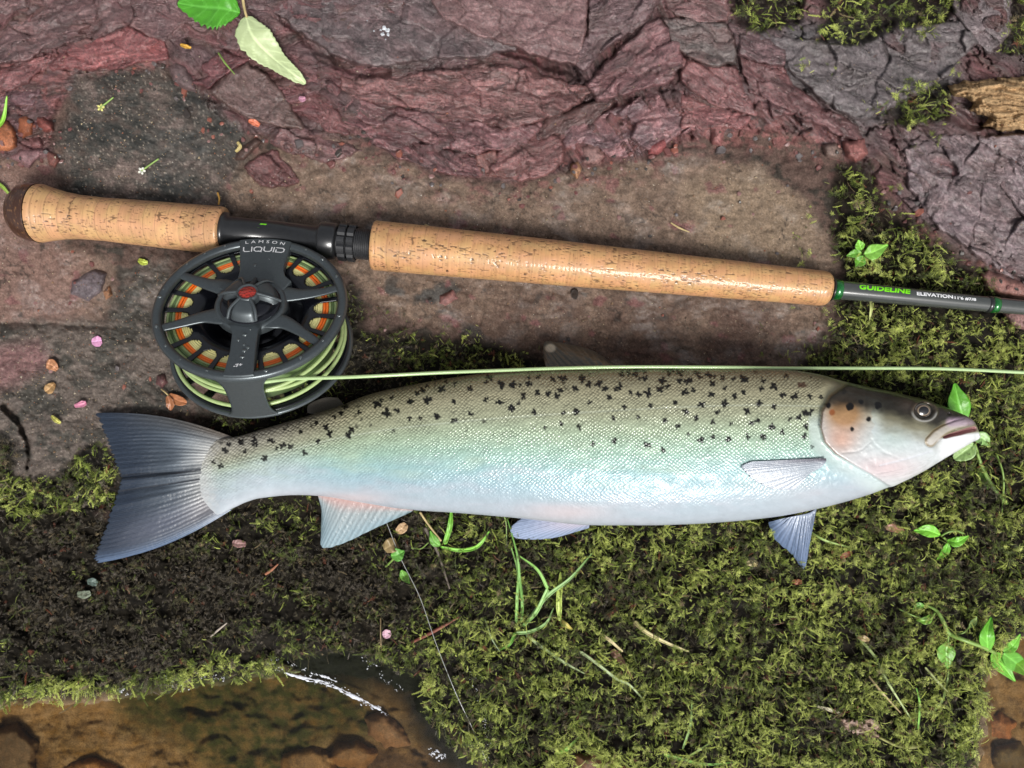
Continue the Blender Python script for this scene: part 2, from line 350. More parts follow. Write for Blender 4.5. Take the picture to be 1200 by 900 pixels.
    c = lerp(c, c * (1 + .55 * n2 + .35 * fbm(u / 7, v / 6, 3, 74))[..., None], M['sand'][..., None])
    c = mixc(c, (.185, .115, .094), M['sand'] * ss(150, 60, u))
    c = mixc(c, (.205, .150, .105), M['sand'] * mask([(800, 220), (900, 190), (960, 250), (950, 320), (830, 310)], u, v, 25))
    c = mixc(c, (.095, .060, .048), M['sand'] * mask([(520, 330), (900, 350), (960, 430), (640, 440), (500, 400)], u, v, 25) * np.clip(.6 + n1, 0, 1))
    c = mixc(c, (.06, .055, .05), M['sand'] * ss(.1, .3, n1) * mask([(400, 320), (760, 330), (820, 380), (560, 400), (400, 400)], u, v, 20))
    mk_ = ss(.03, .004, np.abs(fbm(u / 55, v / 38, 4, 62))) * ss(.0, .3, fbm(u / 70, v / 60, 2, 63)); c = mixc(c, (.045, .035, .03), M['sand'] * mk_ * .8)
    c = mixc(c, (.05, .04, .033), M['sand'] * ss(.30, .42, fbm(u / 13, v / 9, 3, 64)) * ss(.05, .3, fbm(u / 80, v / 60, 2, 65)) * .85)
    c = mixc(c, (.17, .075, .075), M['sand'] * ss(.33, .45, fbm(u / 30, v / 22, 3, 61)) * .7)
    c = mixc(c, (.17, .085, .075), np.clip(rb, 0, 1) * ss(-.2, .2, n2)); c = mixc(c, (.05, .035, .03), np.clip(rb, 0, 1) * ss(.12, 0, e3) * .8)
    c = mixc(c, (.075, .068, .06), M['stain'] * np.clip(.95 + n2, 0, 1))
    c = mixc(c, (.165, .125, .11), M['stain'] * ss(.12, .45, n1 + .5 * n2))
    c = mixc(c, (.03, .032, .03), M['stain'] * ss(.0, .4, -n1 + .5 * n2) * .8)
    c = mixc(c, (.125, .10, .085), M['rockl'])
    c = mixc(c, (.055, .05, .042), M['rockl'] * ss(-.1, .25, n1 + .6 * n2))
    c = mixc(c, (.24, .12, .12), M['rockl'] * mask([(-20, 410), (45, 400), (60, 425), (20, 450), (-20, 460)], u, v, 12) * .7)
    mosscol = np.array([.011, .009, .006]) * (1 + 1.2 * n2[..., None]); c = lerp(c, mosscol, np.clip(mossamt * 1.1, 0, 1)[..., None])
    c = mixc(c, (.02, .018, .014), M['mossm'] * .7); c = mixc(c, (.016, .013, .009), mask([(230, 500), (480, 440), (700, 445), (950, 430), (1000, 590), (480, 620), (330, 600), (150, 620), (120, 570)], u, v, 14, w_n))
    inw = ss(0, -14, L)
    bc = np.array([.19, .130, .072]) + .10 * n1[..., None] * np.array([1, .7, .5]) + .07 * n2[..., None] + .07 * (idd - .5)[..., None] * np.array([1, .7, .3]) * ss(.05, .3, f2 - f1)[..., None]
    bedmoss = mask([(140, 780), (400, 770), (450, 850), (370, 880), (350, 930), (270, 930), (215, 870), (150, 850)], u, v, 22, 22 * n1) 
    bc = mixc(bc, (.030, .038, .010), bedmoss * np.clip(.85 + .8 * n2, 0, 1))
    bc = mixc(bc, (.05, .028, .016), np.maximum(mask([(-60, 870), (0, 850), (50, 880), (80, 940), (-60, 940)], u, v, 14, 12 * n2), mask([(360, 900), (440, 870), (560, 900), (560, 960), (360, 960)], u, v, 14, 12 * n2)) * .85)
    c = lerp(c, np.clip(bc, .01, 1), inw[..., None])
    c = mixc(c, (.008, .009, .005), np.clip(nb * 1.5, 0, 1))
    fleck = ss(.45, .62, pn(u / 2.6, v / 2.6, 51)); c = mixc(c, (.42, .36, .30), fleck * .45 * (M['sand'] * .4 + M['stain'] + M['rockl'] * .6) * (1 - inw))
    wet = np.clip(.6 * M['upper'] + .18 * M['sand'] + .5 * M['sand'] * ss(.0, .35, fbm(u / 45, v / 35, 3, 75)) + .3 * M['stain'] + .42 * M['rockl'] + .2 * mossamt + .35 * nb + .25 * ss(.0, .4, n3), 0, 1) * (1 - .75 * np.clip(nb * 1.5, 0, 1)) * (1 - .5 * mossamt)
    slaty = np.clip(.12 + M['upper'] * (.35 + .75 * ss(-.15, .25, fbm(u / 45, v / 32, 2, 66))) + .25 * M['stain'] + .3 * M['rockl'] + .15 * mossamt - .05 * M['sand'], 0, 1) * (1 - inw * .8)
    # coordinates along and across the bedding, for the fine layering
    bedc = np.stack([wu / 60, q / 13, 0 * u], -1)
    return z, c, wet, slaty, bedc

# regular height map for placing things
GS = 2.0; gu = np.arange(-120, 1321, GS); gv = np.arange(-120, 1021, GS)
GU, GV = np.meshgrid(gu, gv); HM = terrain(GU, GV, False)
def gz(u, v):
    a = np.clip((np.asarray(u, float) + 120) / GS, 0, len(gu) - 1.001); b = np.clip((np.asarray(v, float) + 120) / GS, 0, len(gv) - 1.001)
    i = b.astype(int); j = a.astype(int); fi = b - i; fj = a - j
    return (HM[i, j] * (1 - fj) + HM[i, j + 1] * fj) * (1 - fi) + (HM[i + 1, j] * (1 - fj) + HM[i + 1, j + 1] * fj) * fi
def spaced():
    far = [330, 345, 380, 600, 1000, 1800, 3500, 8000, 20000, 60000]
    us = np.concatenate([[-f for f in far[::-1]], np.arange(-320, -20, 5), np.arange(-20, 1220, 1.7), np.arange(1221, 1521, 5), [1200 + f for f in far]])
    vv = np.concatenate([[-f for f in far[::-1]], np.arange(-320, -20, 5), np.arange(-20, 920, 1.7), np.arange(921, 1221, 5), [900 + f for f in far]])
    return us, vv
us_, vs_ = spaced(); U_, V_ = np.meshgrid(us_, vs_)
Z_, C_, W_, SL_, BC_ = terrain(U_, V_)
k_ = (CH - Z_) / CH
X_, Y_ = (U_ - 600) * k_, (450 - V_) * k_
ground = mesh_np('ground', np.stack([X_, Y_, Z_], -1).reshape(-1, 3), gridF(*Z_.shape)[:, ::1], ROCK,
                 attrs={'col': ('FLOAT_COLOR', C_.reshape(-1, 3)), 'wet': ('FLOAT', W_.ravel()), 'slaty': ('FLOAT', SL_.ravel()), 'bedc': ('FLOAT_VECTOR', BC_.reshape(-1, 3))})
tag(ground, 'bedrock with sand, moss soil and the shallow stream bed', kind='structure')

# ------------------------------------------------------------------ slate slabs and loose stones
def slab(name, poly, thick, col, tilt=(0, 0), wr=(1, .4, 0), seed=0, parent=None, col2=None, edge=4.0, jag=2.0, wet=.75, step=1.5, bed=3.0, zb=None, sink=10, dome=0, grow=0.0, slat=1.0):
    """a stone lying where its outline says: poly in plan units, thick above the ground beneath, wr=(amplitude, stretch, direction)"""
    p = np.asarray(poly, float); u0, v0 = p.min(0) - 6; u1, v1 = p.max(0) + 6
    u, v = np.meshgrid(np.arange(u0, u1, step), np.arange(v0, v1, step))
    s = psd(poly, u, v) + grow + jag * 1.3 * fbm(u / 9, v / 9, 3, seed + 40) + jag * 2.2 * fbm(u / 25, v / 25, 2, seed)
    cu, cv = p.mean(0); g0 = float(np.median(gz(p[:, 0], p[:, 1]))) if zb is None else zb
    ca, sa = math.cos(wr[2]), math.sin(wr[2]); du, dv = u - cu, v - cv
    a = du * ca + dv * sa; b = -du * sa + dv * ca
    a2 = a + 8 * fbm(u / 30, v / 30, 2, seed + 5); b2 = b + 8 * fbm(u / 34, v / 34, 2, seed + 6)
    rel = 2.4 * bed * terr(fbm(a2 / 60, b2 / (60 * wr[1]), 3, seed + 1) + .5, 5, .16) + 1.7 * wr[0] * (1.6 * terr(fbm(a2 / 26, b2 / (26 * wr[1]), 3, seed + 2) + .5, 4, .2) + .7 * ridged(a2 / 16, b2 / (16 * wr[1]), 3, seed + 3))
    h1, e1 = facets(a2 / 52 + seed, b2 / (46 * wr[1] + 8), seed % 50, 2.2, 5.0); h2, e2 = facets(a2 / 22 + seed, b2 / (20 * wr[1] + 5), seed % 40 + 3, 1.0, 2.2)
    shard = h1 + h2 * ss(-.1, .2, fbm(a2 / 40, b2 / 30, 2, seed + 22)) - 2.4 * ss(.06, .0, e1) * ss(-.1, .2, fbm(a2 / 50, b2 / 40, 2, seed + 21))
    if slat > .5: rel = rel * .45 + shard * (.4 + wr[0] * .62)
    top = g0 + thick + tilt[0] * du + tilt[1] * dv + rel - bed * 1.2 + dome * (1 - np.clip(((du / (.5 * (u1 - u0))) ** 2 + (dv / (.5 * (v1 - v0))) ** 2), 0, 1))
    bot = np.minimum(gz(u, v), top) - sink
    pr = np.clip((s + 1.5) / edge, 0, 1); pr = np.sqrt(1 - (1 - pr) ** 2)
    z = lerp(bot, top, pr); inside = s > -3.0
    keep = inside[:-1, :-1] & inside[1:, :-1] & inside[:-1, 1:] & inside[1:, 1:]
    k = (CH - z) / CH; V = np.stack([(u - 600) * k, (450 - v) * k, z], -1).reshape(-1, 3)
    c = np.zeros(u.shape + (3,)) + np.asarray(col, float)
    n = fbm(a2 / 40, b2 / (40 * wr[1]), 4, seed + 9)
    c = mixc(c, col2 if col2 is not None else np.asarray(col) * .7, np.clip(.35 + 1.7 * n, 0, 1))
    n5 = fbm(u / 5, v / 5, 2, seed + 14); c = c * (1 + .35 * n5[..., None])
    if slat > .5: c = .98 * (c * .86 + .14 * c.mean(-1, keepdims=True)); c = c * np.array([1.06, 1.0, 1.0]) if slat > .5 else c; lay = terr(fbm(a2 / 70, b2 / (40 * wr[1]), 3, seed + 17) + .5, 7, .1); c = c * (.72 + .56 * (pn(lay * 37, 0 * lay, seed) + .5))[..., None]
    F = gridF(*u.shape, keep=keep)
    if len(F) == 0: return None
    bq = np.stack([a2 / 60, b2 / (48 * wr[1] + 6), np.full(u.shape, seed * .7)], -1).reshape(-1, 3)
    V, F, cc, ww, bq = compact(V, F, c.reshape(-1, 3), np.full(u.size, wet), bq)
    sv_ = .35 + .75 * ss(-.15, .25, fbm(V[:, 0] / 45, V[:, 1] / 32, 2, seed + 23)) if slat > .25 else 1.0
    # height map keeps the top so later things rest on it
    uu, vv2 = np.meshgrid(gu[(gu > u0) & (gu < u1)], gv[(gv > v0) & (gv < v1)])
    if uu.size:
        si = psd(poly, uu, vv2); iu = ((uu - u0) / step).astype(int).clip(0, u.shape[1] - 1); iv = ((vv2 - v0) / step).astype(int).clip(0, u.shape[0] - 1)
        zi = z[iv, iu]; a_ = ((uu + 120) / GS).astype(int); b_ = ((vv2 + 120) / GS).astype(int)
        HM[b_, a_] = np.where(si > 0, np.maximum(HM[b_, a_], zi), HM[b_, a_])
    o = mesh_np(name, V, F, ROCK, attrs={'col': ('FLOAT_COLOR', cc), 'wet': ('FLOAT', ww), 'slaty': ('FLOAT', ww * 0 + slat * sv_), 'bedc': ('FLOAT_VECTOR', bq)})
    if parent: o.parent = parent
    return o
MAU, MAU2 = (.215, .098, .095), (.125, .062, .057)
GRY, GRY2 = (.098, .074, .076), (.125, .080, .082)
SL = [
 # poly, thick, col, col2, tilt, wr
 ([(-30, -30), (158, -30), (152, 28), (120, 40), (70, 52), (30, 68), (-30, 78)], 6, (.17, .09, .09), (.10, .06, .06), (0, -.03), (2.2, .3, -.25)),
 ([(152, -30), (300, -30), (312, 0), (330, 30), (278, 62), (232, 40), (192, 50), (154, 30)], 5, (.15, .08, .08), (.105, .06, .062), (0, -.03), (1.0, .5, .2)),
 ([(-30, 92), (22, 75), (78, 60), (92, 66), (50, 82), (22, 100), (-30, 122)], 7, (.23, .085, .085), (.15, .06, .06), (0, 0), (1.6, .3, -.3)),
 ([(75, 62), (150, 34), (190, 50), (196, 68), (150, 76), (96, 80), (60, 78)], 9, (.27, .085, .085), (.19, .065, .065), (.02, -.05), (1.6, .35, -.2)),
 ([(-30, 126), (20, 106), (48, 100), (42, 118), (28, 132), (-30, 140)], 4, (.16, .08, .09), None, (0, 0), (1.5, .3, -.1)),
 ([(283, -30), (488, -30), (520, 10), (566, 40), (604, 56), (560, 66), (500, 68), (450, 76), (418, 72), (392, 62), (360, 44), (318, 10)], 12, GRY, GRY2, (.02, .02), (.8, .6, .3)),
 ([(484, -30), (690, -30), (686, 18), (686, 40), (674, 76), (650, 70), (610, 56), (560, 38), (520, 18)], 18, (.21, .118, .118), (.155, .088, .085), (0, .05), (.9, .5, .25)),
 ([(692, -30), (782, -30), (764, 14), (742, 34), (712, 52), (684, 82), (676, 76), (688, 42), (692, 12)], 13, (.14, .085, .09), (.10, .06, .06), (.03, 0), (2.0, .3, -.6)),
 ([(400, 90), (450, 94), (520, 84), (570, 76), (620, 82), (660, 98), (694, 104), (676, 122), (640, 140), (590, 148), (540, 136), (500, 128), (440, 118), (400, 104)], 9, MAU, MAU2, (0, .02), (2.6, .28, .12)),
 ([(394, 108), (440, 124), (500, 134), (540, 142), (590, 152), (635, 146), (615, 168), (560, 178), (520, 172), (480, 158), (430, 142), (396, 128)], 6, (.20, .09, .095), (.12, .06, .06), (0, -.03), (2.4, .25, .2)),
 ([(330, 66), (380, 78), (398, 96), (392, 122), (430, 148), (480, 166), (560, 186), (580, 204), (530, 204), (470, 184), (420, 158), (370, 132), (338, 106)], 4, (.19, .08, .085), (.10, .055, .055), (0, -.04), (2.2, .25, .45)),
 ([(640, 142), (682, 124), (716, 118), (700, 138), (672, 162), (655, 156), (630, 160)], 8, (.13, .07, .065), None, (0, 0), (1.6, .3, -.6)),
 ([(690, 98), (726, 62), (758, 30), (772, 22), (796, 52), (800, 78), (782, 96), (750, 104), (722, 114), (702, 116)], 15, (.19, .09, .095), (.12, .065, .065), (.02, .03), (2.2, .3, -.5)),
 ([(585, 178), (604, 162), (640, 156), (658, 166), (660, 190), (640, 205), (612, 210), (590, 206), (576, 196)], 9, (.20, .085, .082), (.13, .06, .055), (0, 0), (1.4, .3, -.3)),
 ([(560, 182), (578, 178), (588, 196), (594, 208), (575, 206), (562, 198)], 8, (.17, .07, .06), None, (0, 0), (1, .4, 1)),
 ([(655, 152), (700, 138), (760, 112), (800, 106), (808, 150), (770, 172), (730, 182), (690, 184), (664, 172)], 3, (.24, .12, .125), (.15, .09, .10), (0, 0), (2.6, .5, -.5)),
 ([(776, -30), (852, -30), (850, 22), (812, 26), (784, 10)], 8, (.17, .085, .085), (.12, .075, .07), (0, 0), (1.0, .4, .3)),
 ([(778, 22), (846, 28), (858, 46), (862, 74), (834, 76), (802, 62), (786, 44)], 14, (.10, .08, .075), (.14, .085, .08), (0, 0), (1.2, .5, .1)),
 ([(798, 66), (830, 80), (860, 80), (868, 100), (886, 134), (852, 126), (820, 112), (800, 92)], 12, (.20, .085, .085), (.13, .06, .06), (-.03, -.03), (1.6, .4, .6)),
 ([(856, 30), (880, 36), (920, 62), (918, 76), (886, 72), (866, 62)], 11, (.15, .085, .09), None, (0, 0), (1.0, .4, .4)),
 ([(868, 68), (918, 80), (926, 98), (966, 128), (1004, 150), (1008, 166), (976, 154), (930, 132), (900, 136), (884, 118)], 10, (.18, .08, .082), (.10, .05, .05), (0, -.02), (2.2, .22, .62)),
 ([(800, 112), (830, 124), (880, 138), (870, 146), (828, 152), (800, 148)], 5, (.25, .10, .10), (.17, .075, .07), (0, 0), (2, .4, .2)),
 ([(882, 40), (930, 46), (1010, 56), (1060, 34), (1130, 24), (1142, 50), (1104, 92), (1058, 116), (1010, 142), (968, 116), (930, 86)], 10, (.125, .108, .112), (.09, .078, .078), (0, .01), (2.0, .6, .5)),
 ([(1120, -30), (1188, -30), (1180, 40), (1160, 62), (1138, 40), (1118, 10)], 14, (.16, .13, .135), None, (0, 0), (1.2, .6, .9)),
 ([(1062, 176), (1110, 158), (1160, 162), (1240, 150), (1240, 335), (1196, 330), (1150, 300), (1104, 268), (1068, 222)], 9, (.185, .14, .15), (.15, .105, .105), (.01, -.02), (2.4, .7, .6)),
 ([(246, 106), (266, 88), (290, 75), (322, 100), (340, 124), (352, 149), (320, 146), (284, 134)], 13, (.125, .075, .068), (.105, .065, .055), (-.02, .02), (.5, .7, .5)),
 ([(288, 196), (306, 182), (324, 178), (348, 214), (330, 218), (308, 216)], 9, (.15, .06, .058), (.10, .045, .042), (0, 0), (1.2, .4, .6)),
 ([(310, 150), (352, 154), (392, 166), (424, 176), (380, 190), (344, 178), (318, 168)], 4, (.17, .085, .085), (.11, .06, .055), (0, 0), (2.0, .3, .3)),
 ([(352, 100), (372, 112), (396, 134), (408, 156), (380, 150), (356, 134), (344, 112)], 7, (.19, .08, .08), None, (0, 0), (2.0, .3, .6)),
 ([(225, 96), (250, 92), (240, 78), (262, 62), (290, 70), (262, 86), (244, 104)], 10, (.17, .06, .065), None, (0, 0), (1.0, .4, -.4)),
]
for i, (poly, th, c1, c2, ti, wr) in enumerate(SL):
    slab('rock_slab', poly, th, c1, ti, wr, seed=60 + i * 7, parent=ground, col2=c2, step=1.5, grow=2.0, bed=3.4, slat=.55 if i in (5, 6, 25) else 1.0)
STN = [
 ([(-14, 146), (8, 143), (16, 150), (19, 172), (10, 177), (-14, 176)], 10, (.36, .13, .06), 'flat orange stone at the left edge, cut by the frame'),
 ([(23, 139), (31, 136), (39, 144), (37, 157), (27, 161), (21, 153)], 9, (.33, .11, .055), 'small rounded orange-red stone between two red stones'),
 ([(43, 138), (50, 137), (61, 146), (63, 153), (54, 155), (45, 149)], 9, (.20, .06, .05), 'small dark red stone right of the rounded orange one'),
 ([(35, 162), (46, 162), (51, 170), (48, 174), (36, 173)], 5, (.22, .10, .10), 'pinkish stone below the rounded orange one'),
 ([(12, 184), (24, 177), (50, 174), (46, 184), (34, 196), (24, 190)], 5, (.22, .12, .125), 'flat mauve slate flake below the orange stones'),
 ([(54, 176), (66, 180), (70, 188), (64, 196), (58, 192)], 5, (.22, .09, .075), 'brick-red chip at the left foot of the dark stained rock'),
 ([(197, 78), (206, 74), (216, 80), (230, 98), (231, 109), (216, 104), (203, 94)], 9, (.17, .115, .115), 'grey-mauve flat stone above the dark stained rock'),
 ([(988, 166), (1012, 163), (1015, 180), (1003, 190), (992, 184)], 12, (.24, .095, .085), 'brick-red block-shaped stone under the slanting slate band'),
 ([(964, 170), (980, 167), (986, 176), (982, 186), (968, 183)], 8, (.19, .13, .11), 'dull brown-pink stone beside the brick-red block'),
 ([(833, 144), (846, 143), (850, 152), (844, 170), (835, 168)], 10, (.24, .10, .095), 'upright brick-coloured stone left of the orange-brown patch'),
 ([(760, 172), (778, 164), (780, 172), (770, 182), (760, 180)], 8, (.26, .08, .08), 'small bright red stone below the pink rock patch'),
 ([(670, 192), (678, 190), (681, 198), (676, 208), (670, 202)], 5, (.30, .16, .09), 'tiny orange stone at the sand edge below the dome-shaped slate'),
 ([(684, 172), (700, 170), (708, 182), (700, 192), (684, 190)], 4, (.23, .13, .12), 'pinkish flat stone at the sand edge, right of the tiny orange one'),
 ([(1150, 322), (1158, 318), (1182, 326), (1212, 338), (1212, 352), (1170, 344), (1156, 338)], 14, (.27, .13, .11), 'long pinkish-brown stone behind the rod blank at the right edge'),
 ([(1176, 366), (1196, 362), (1212, 372), (1212, 388), (1186, 384)], 8, (.24, .13, .12), 'pinkish-brown stone just below the rod blank at the right edge'),
 ([(278, 176), (300, 162), (308, 166), (286, 186), (276, 188)], 8, (.10, .06, .05), 'dark brown splinter of slate right of the dark stained rock'),
 ([(120, 342), (128, 336), (132, 346), (124, 352)], 4, (.30, .15, .08), 'small tan-orange stone in the left sand'),
 ([(85, 330), (112, 316), (126, 320), (120, 340), (104, 352), (84, 344)], 5, (.13, .105, .115), 'grey-mauve slate flake set in the left sand'),
 ([(184, 440), (192, 439), (196, 448), (190, 454), (184, 450)], 5, (.12, .055, .055), 'small maroon stone left of the reel'),
 ([(515, 347), (530, 341), (538, 350), (522, 358), (514, 356)], 3, (.25, .12, .11), 'pink slate chip in the dirt below the fore grip'),
]
for i, (poly, th, c, lab) in enumerate(STN):
    o = slab('stone', poly, th, c, (0, 0), (.5, .7, .6), seed=400 + i * 5, wet=.55, step=1.1, jag=1.0, edge=7, slat=.25, bed=1.2, sink=6, dome=2.0)
    tag(o, lab, 'stone', 'loose stones on the bank')
WST = [([(-20, 858), (20, 848), (46, 870), (40, 910), (-20, 920)], 16, (.10, .065, .04), 'dark brown stone in the water at the lower left corner'),
       ([(396, 872), (420, 866), (442, 884), (430, 900), (400, 900), (380, 890)], 16, (.20, .11, .05), 'orange-brown stone in the water below the trickle'),
       ([(428, 842), (450, 836), (470, 850), (480, 872), (452, 876), (432, 862)], 15, (.22, .13, .08), 'dull pink-brown stone in the water beside the black wet ledge'),
       ([(330, 884), (370, 872), (394, 890), (400, 920), (330, 920)], 15, (.20, .12, .055), 'ochre stone in the water at the bottom edge'),
       ([(676, 886), (700, 880), (722, 892), (724, 915), (680, 915)], 12, (.20, .10, .05), 'brown stone showing under the moss overhang at the bottom edge'),
       ([(1156, 842), (1174, 834), (1190, 848), (1182, 866), (1160, 864)], 12, (.30, .13, .06), 'orange stone in the water at the right corner'),
       ([(1166, 875), (1196, 870), (1210, 890), (1190, 905), (1164, 900)], 12, (.10, .07, .025), 'olive-brown stone in the water at the lower right corner'),
       ([(60, 905), (110, 885), (150, 905), (140, 930), (60, 930)], 12, (.30, .15, .06), 'tan stone in the water left of the sunken moss')]
for i, (poly, th, c, lab) in enumerate(WST):
    o = slab('stone', poly, th, c, (0, 0), (.6, .7, .6), seed=500 + i * 5, wet=.5, step=1.6, jag=2, edge=12, slat=.1, bed=1, sink=8, dome=4)
    tag(o, lab, 'stone', 'stones under the water')
# small loose chips of slate along the foot of the rocks and in the dirt, parts of the ground
chips = []
for k in range(10):
    rs = random.Random(900 + k); nv = rs.choice((5, 6, 7)); V = []; h = rs.uniform(.35, .6)
    an = sorted(rs.uniform(0, 6.28) for _ in range(nv)); an = [i * 2 * math.pi / nv + rs.uniform(-.35, .35) for i in range(nv)]; ra = [rs.uniform(.65, 1.15) for _ in an]
    for lv, sc_, zz in ((0, 1.0, -.5), (1, 1.0, h * .6), (2, .72, h)): V += [(r * sc_ * math.cos(a), .75 * r * sc_ * math.sin(a), zz + (.12 * rs.uniform(-1, 1) if lv else 0)) for a, r in zip(an, ra)]
    F = [tuple(2 * nv + j for j in range(nv))] + [(lv * nv + j, lv * nv + (j + 1) % nv, (lv + 1) * nv + (j + 1) % nv, (lv + 1) * nv + j) for lv in (0, 1) for j in range(nv)]
    chips.append((V, F))
CH_MATS = [simple('chip_' + n_, c_, rough=.38, var=.3, vscale=900, bump=.5, bscale=1500, coat=.25) for n_, c_ in (('maroon', (.15, .06, .055)), ('pink', (.22, .12, .11)), ('grey', (.10, .085, .085)), ('brick', (.24, .085, .06)), ('dark', (.04, .032, .028)))]
chip_me = {}
rs = random.Random(77); cnt = 0
while cnt < 230:
    u_, v_ = rs.uniform(0, 1200), rs.uniform(60, 480)
    d_ = float(psd(UPPER, np.array([u_]), np.array([v_]))[0]); mk1 = masks(np.array([u_]), np.array([v_]))
    w_ = math.exp(-((d_ + 8) / 16) ** 2) + (.10 if v_ > 190 and mk1['moss'][0] < .3 else 0) + (.5 if u_ < 75 and 130 < v_ < 200 else 0)
    if rs.random() > w_ or mk1['moss'][0] > .6 or psd([(150, 200), (420, 250), (980, 310), (1200, 345), (1200, 375), (960, 365), (430, 325), (420, 490), (1150, 440), (1150, 600), (100, 660), (100, 480), (190, 470), (180, 300), (0, 290), (0, 205)], np.array([u_]), np.array([v_]))[0] > 0: continue
    k = rs.randrange(10); mi = rs.choices(range(5), (5, 3, 3, 2, 3))[0]
    if (k, mi) not in chip_me:
        me = bpy.data.meshes.new('slate_chip'); me.from_pydata([tuple(x * S for x in p) for p in chips[k][0]], [], chips[k][1]); me.materials.append(CH_MATS[mi]); chip_me[(k, mi)] = me
    o = bpy.data.objects.new('slate_chip', chip_me[(k, mi)]); COL.objects.link(o); o.parent = ground; r_k = rs.uniform(1.8, 4.2) * (1.9 if rs.random() < .12 else 1)
    o.location = PV(u_, v_, float(gz(u_, v_)) + .3); o.scale = (r_k, r_k, r_k * .8); o.rotation_euler = (rs.uniform(-.25, .25), rs.uniform(-.25, .25), rs.uniform(0, 6.28)); cnt += 1
# weathered wood at the right edge
wp = [(1108, 100), (1130, 96), (1160, 94), (1230, 90), (1230, 152), (1180, 152), (1150, 148), (1158, 138), (1136, 128), (1146, 118), (1116, 112)]
o = slab('driftwood', wp, 16, (.42, .28, .15), (0, 0), (2.2, .10, .06), seed=811, col2=(.20, .12, .06), wet=.15, slat=.1, step=1.2, jag=2.5, edge=9, bed=4, dome=8)
tag(o, 'pale splintered piece of driftwood wedged in the rock at the right edge', 'driftwood')

# ------------------------------------------------------------------ water
WZ = -52.0
def water_obj():
    us = np.concatenate([[-60000, -8000, -1500, -300], np.arange(-60, 1262, 4.0), [1500, 2700, 9000, 60000]])
    vv = np.concatenate([np.arange(700, 962, 4.0), [1200, 2400, 9000, 60000]])
    u, v = np.meshgrid(us, vv)
    x, y = (u - 600) * (CH - WZ) / CH, (450 - v) * (CH - WZ) / CH
    nr = (np.abs(u) < 1600) & (v < 1000)
    z = WZ + nr * (0.5 * fbm(u / 50, v / 30, 2, 70))
    m, nt, b = new_mat('water_surface'); L = nt.links
    nt.nodes.remove(b); out = nt.nodes['Material Output']
    fr = N(nt, 'Fresnel', IOR=1.33); tr = N(nt, 'BsdfTransparent'); tr.inputs[0].default_value = (.88, .80, .62, 1)
    gl = N(nt, 'BsdfGlossy'); gl.inputs['Roughness'].default_value = .02
    tc = N(nt, 'TexCoord'); nz = N(nt, 'TexNoise', Scale=80.0, Detail=2.0, Distortion=.6); L.new(tc.outputs['Object'], nz.inputs['Vector'])
    bp = N(nt, 'Bump', Strength=.2, Distance=.0012); L.new(nz.outputs[0], bp.inputs['Height'])
    L.new(bp.outputs[0], fr.inputs['Normal']); L.new(bp.outputs[0], gl.inputs['Normal'])
    mx = N(nt, 'MixShader'); L.new(fr.outputs[0], mx.inputs[0]); L.new(tr.outputs[0], mx.inputs[1]); L.new(gl.outputs[0], mx.inputs[2]); L.new(mx.outputs[0], out.inputs[0])
    o = mesh_np('water', np.stack([x, y, z], -1).reshape(-1, 3), gridF(*u.shape), m)
    tag(o, 'clear shallow brown stream water', kind='structure')
water_obj()
# ------------------------------------------------------------------ fishing rod
def attr_mat(name, rough=.4, coat=0, bump=0, bscale=2000, metal=0, bdist=.0004, sss=0, spec=.5, rattr=None):
    m, nt, b = new_mat(name); L = nt.links
    a = N(nt, 'Attribute', attribute_name='col'); L.new(a.outputs['Color'], b.inputs['Base Color'])
    b.inputs['Roughness'].default_value = rough; b.inputs['Coat Weight'].default_value = coat; b.inputs['Coat Roughness'].default_value = .1
    b.inputs['Metallic'].default_value = metal; b.inputs['Specular IOR Level'].default_value = spec
    tc = N(nt, 'TexCoord'); nz = N(nt, 'TexNoise', Scale=float(bscale), Detail=4.0); L.new(tc.outputs['Object'], nz.inputs['Vector'])
    if bump:
        bp = N(nt, 'Bump', Strength=bump, Distance=bdist); L.new(nz.outputs[0], bp.inputs['Height']); L.new(bp.outputs[0], b.inputs['Normal'])
    return m
CORK = attr_mat('cork', rough=.55, coat=.35, bump=.25, bscale=1500)
A0 = np.array(P(12, 246.5, 31)); A1 = np.array(P(1262, 366.5, 22))          # rod axis, butt to right
AX = A1 - A0; ALEN = np.linalg.norm(AX); AX /= ALEN
AB = np.cross(AX, [0, 0, 1.0]); AB /= np.linalg.norm(AB); AN = np.cross(AB, AX)
def rod_t(u):      # distance along the axis where the plan column u is met
    lo, hi = -50.0, ALEN + 400
    for _ in range(40):
        mid = (lo + hi) / 2; p = A0 + AX * mid
        if UV(*p)[0] < u: lo = mid
        else: hi = mid
    return lo
def revolve(name, prof, mat, parent, k=96, colf=None, dz=None, n=None, smooth=True):
    """prof: list of (distance along the axis, radius)"""
    pr = np.asarray(prof, float)
    if n:
        t = np.linspace(pr[0, 0], pr[-1, 0], n); r = np.interp(t, pr[:, 0], pr[:, 1])
    else: t, r = pr[:, 0], pr[:, 1]
    a = np.linspace(0, 2 * np.pi, k, endpoint=False)
    T, A = np.meshgrid(t, a, indexing='ij'); R = np.repeat(r[:, None], k, 1)
    at = {}
    if colf:
        c, dr = colf(T, A, R); R = R + dr; at['col'] = ('FLOAT_COLOR', c.reshape(-1, 3))
    V = A0 + T[..., None] * AX + R[..., None] * (np.cos(A)[..., None] * AB + np.sin(A)[..., None] * AN)
    o = mesh_np(name, V.reshape(-1, 3), gridF(len(t), k, wrap=True)[:, ::-1], mat, attrs=at, smooth=smooth)
    if parent: under(o, parent)
    return o
rod = thing('fishing_rod', 'double-handed fly fishing rod with two cork grips lying above the fish', 'fishing rod', 500, 300, 0)
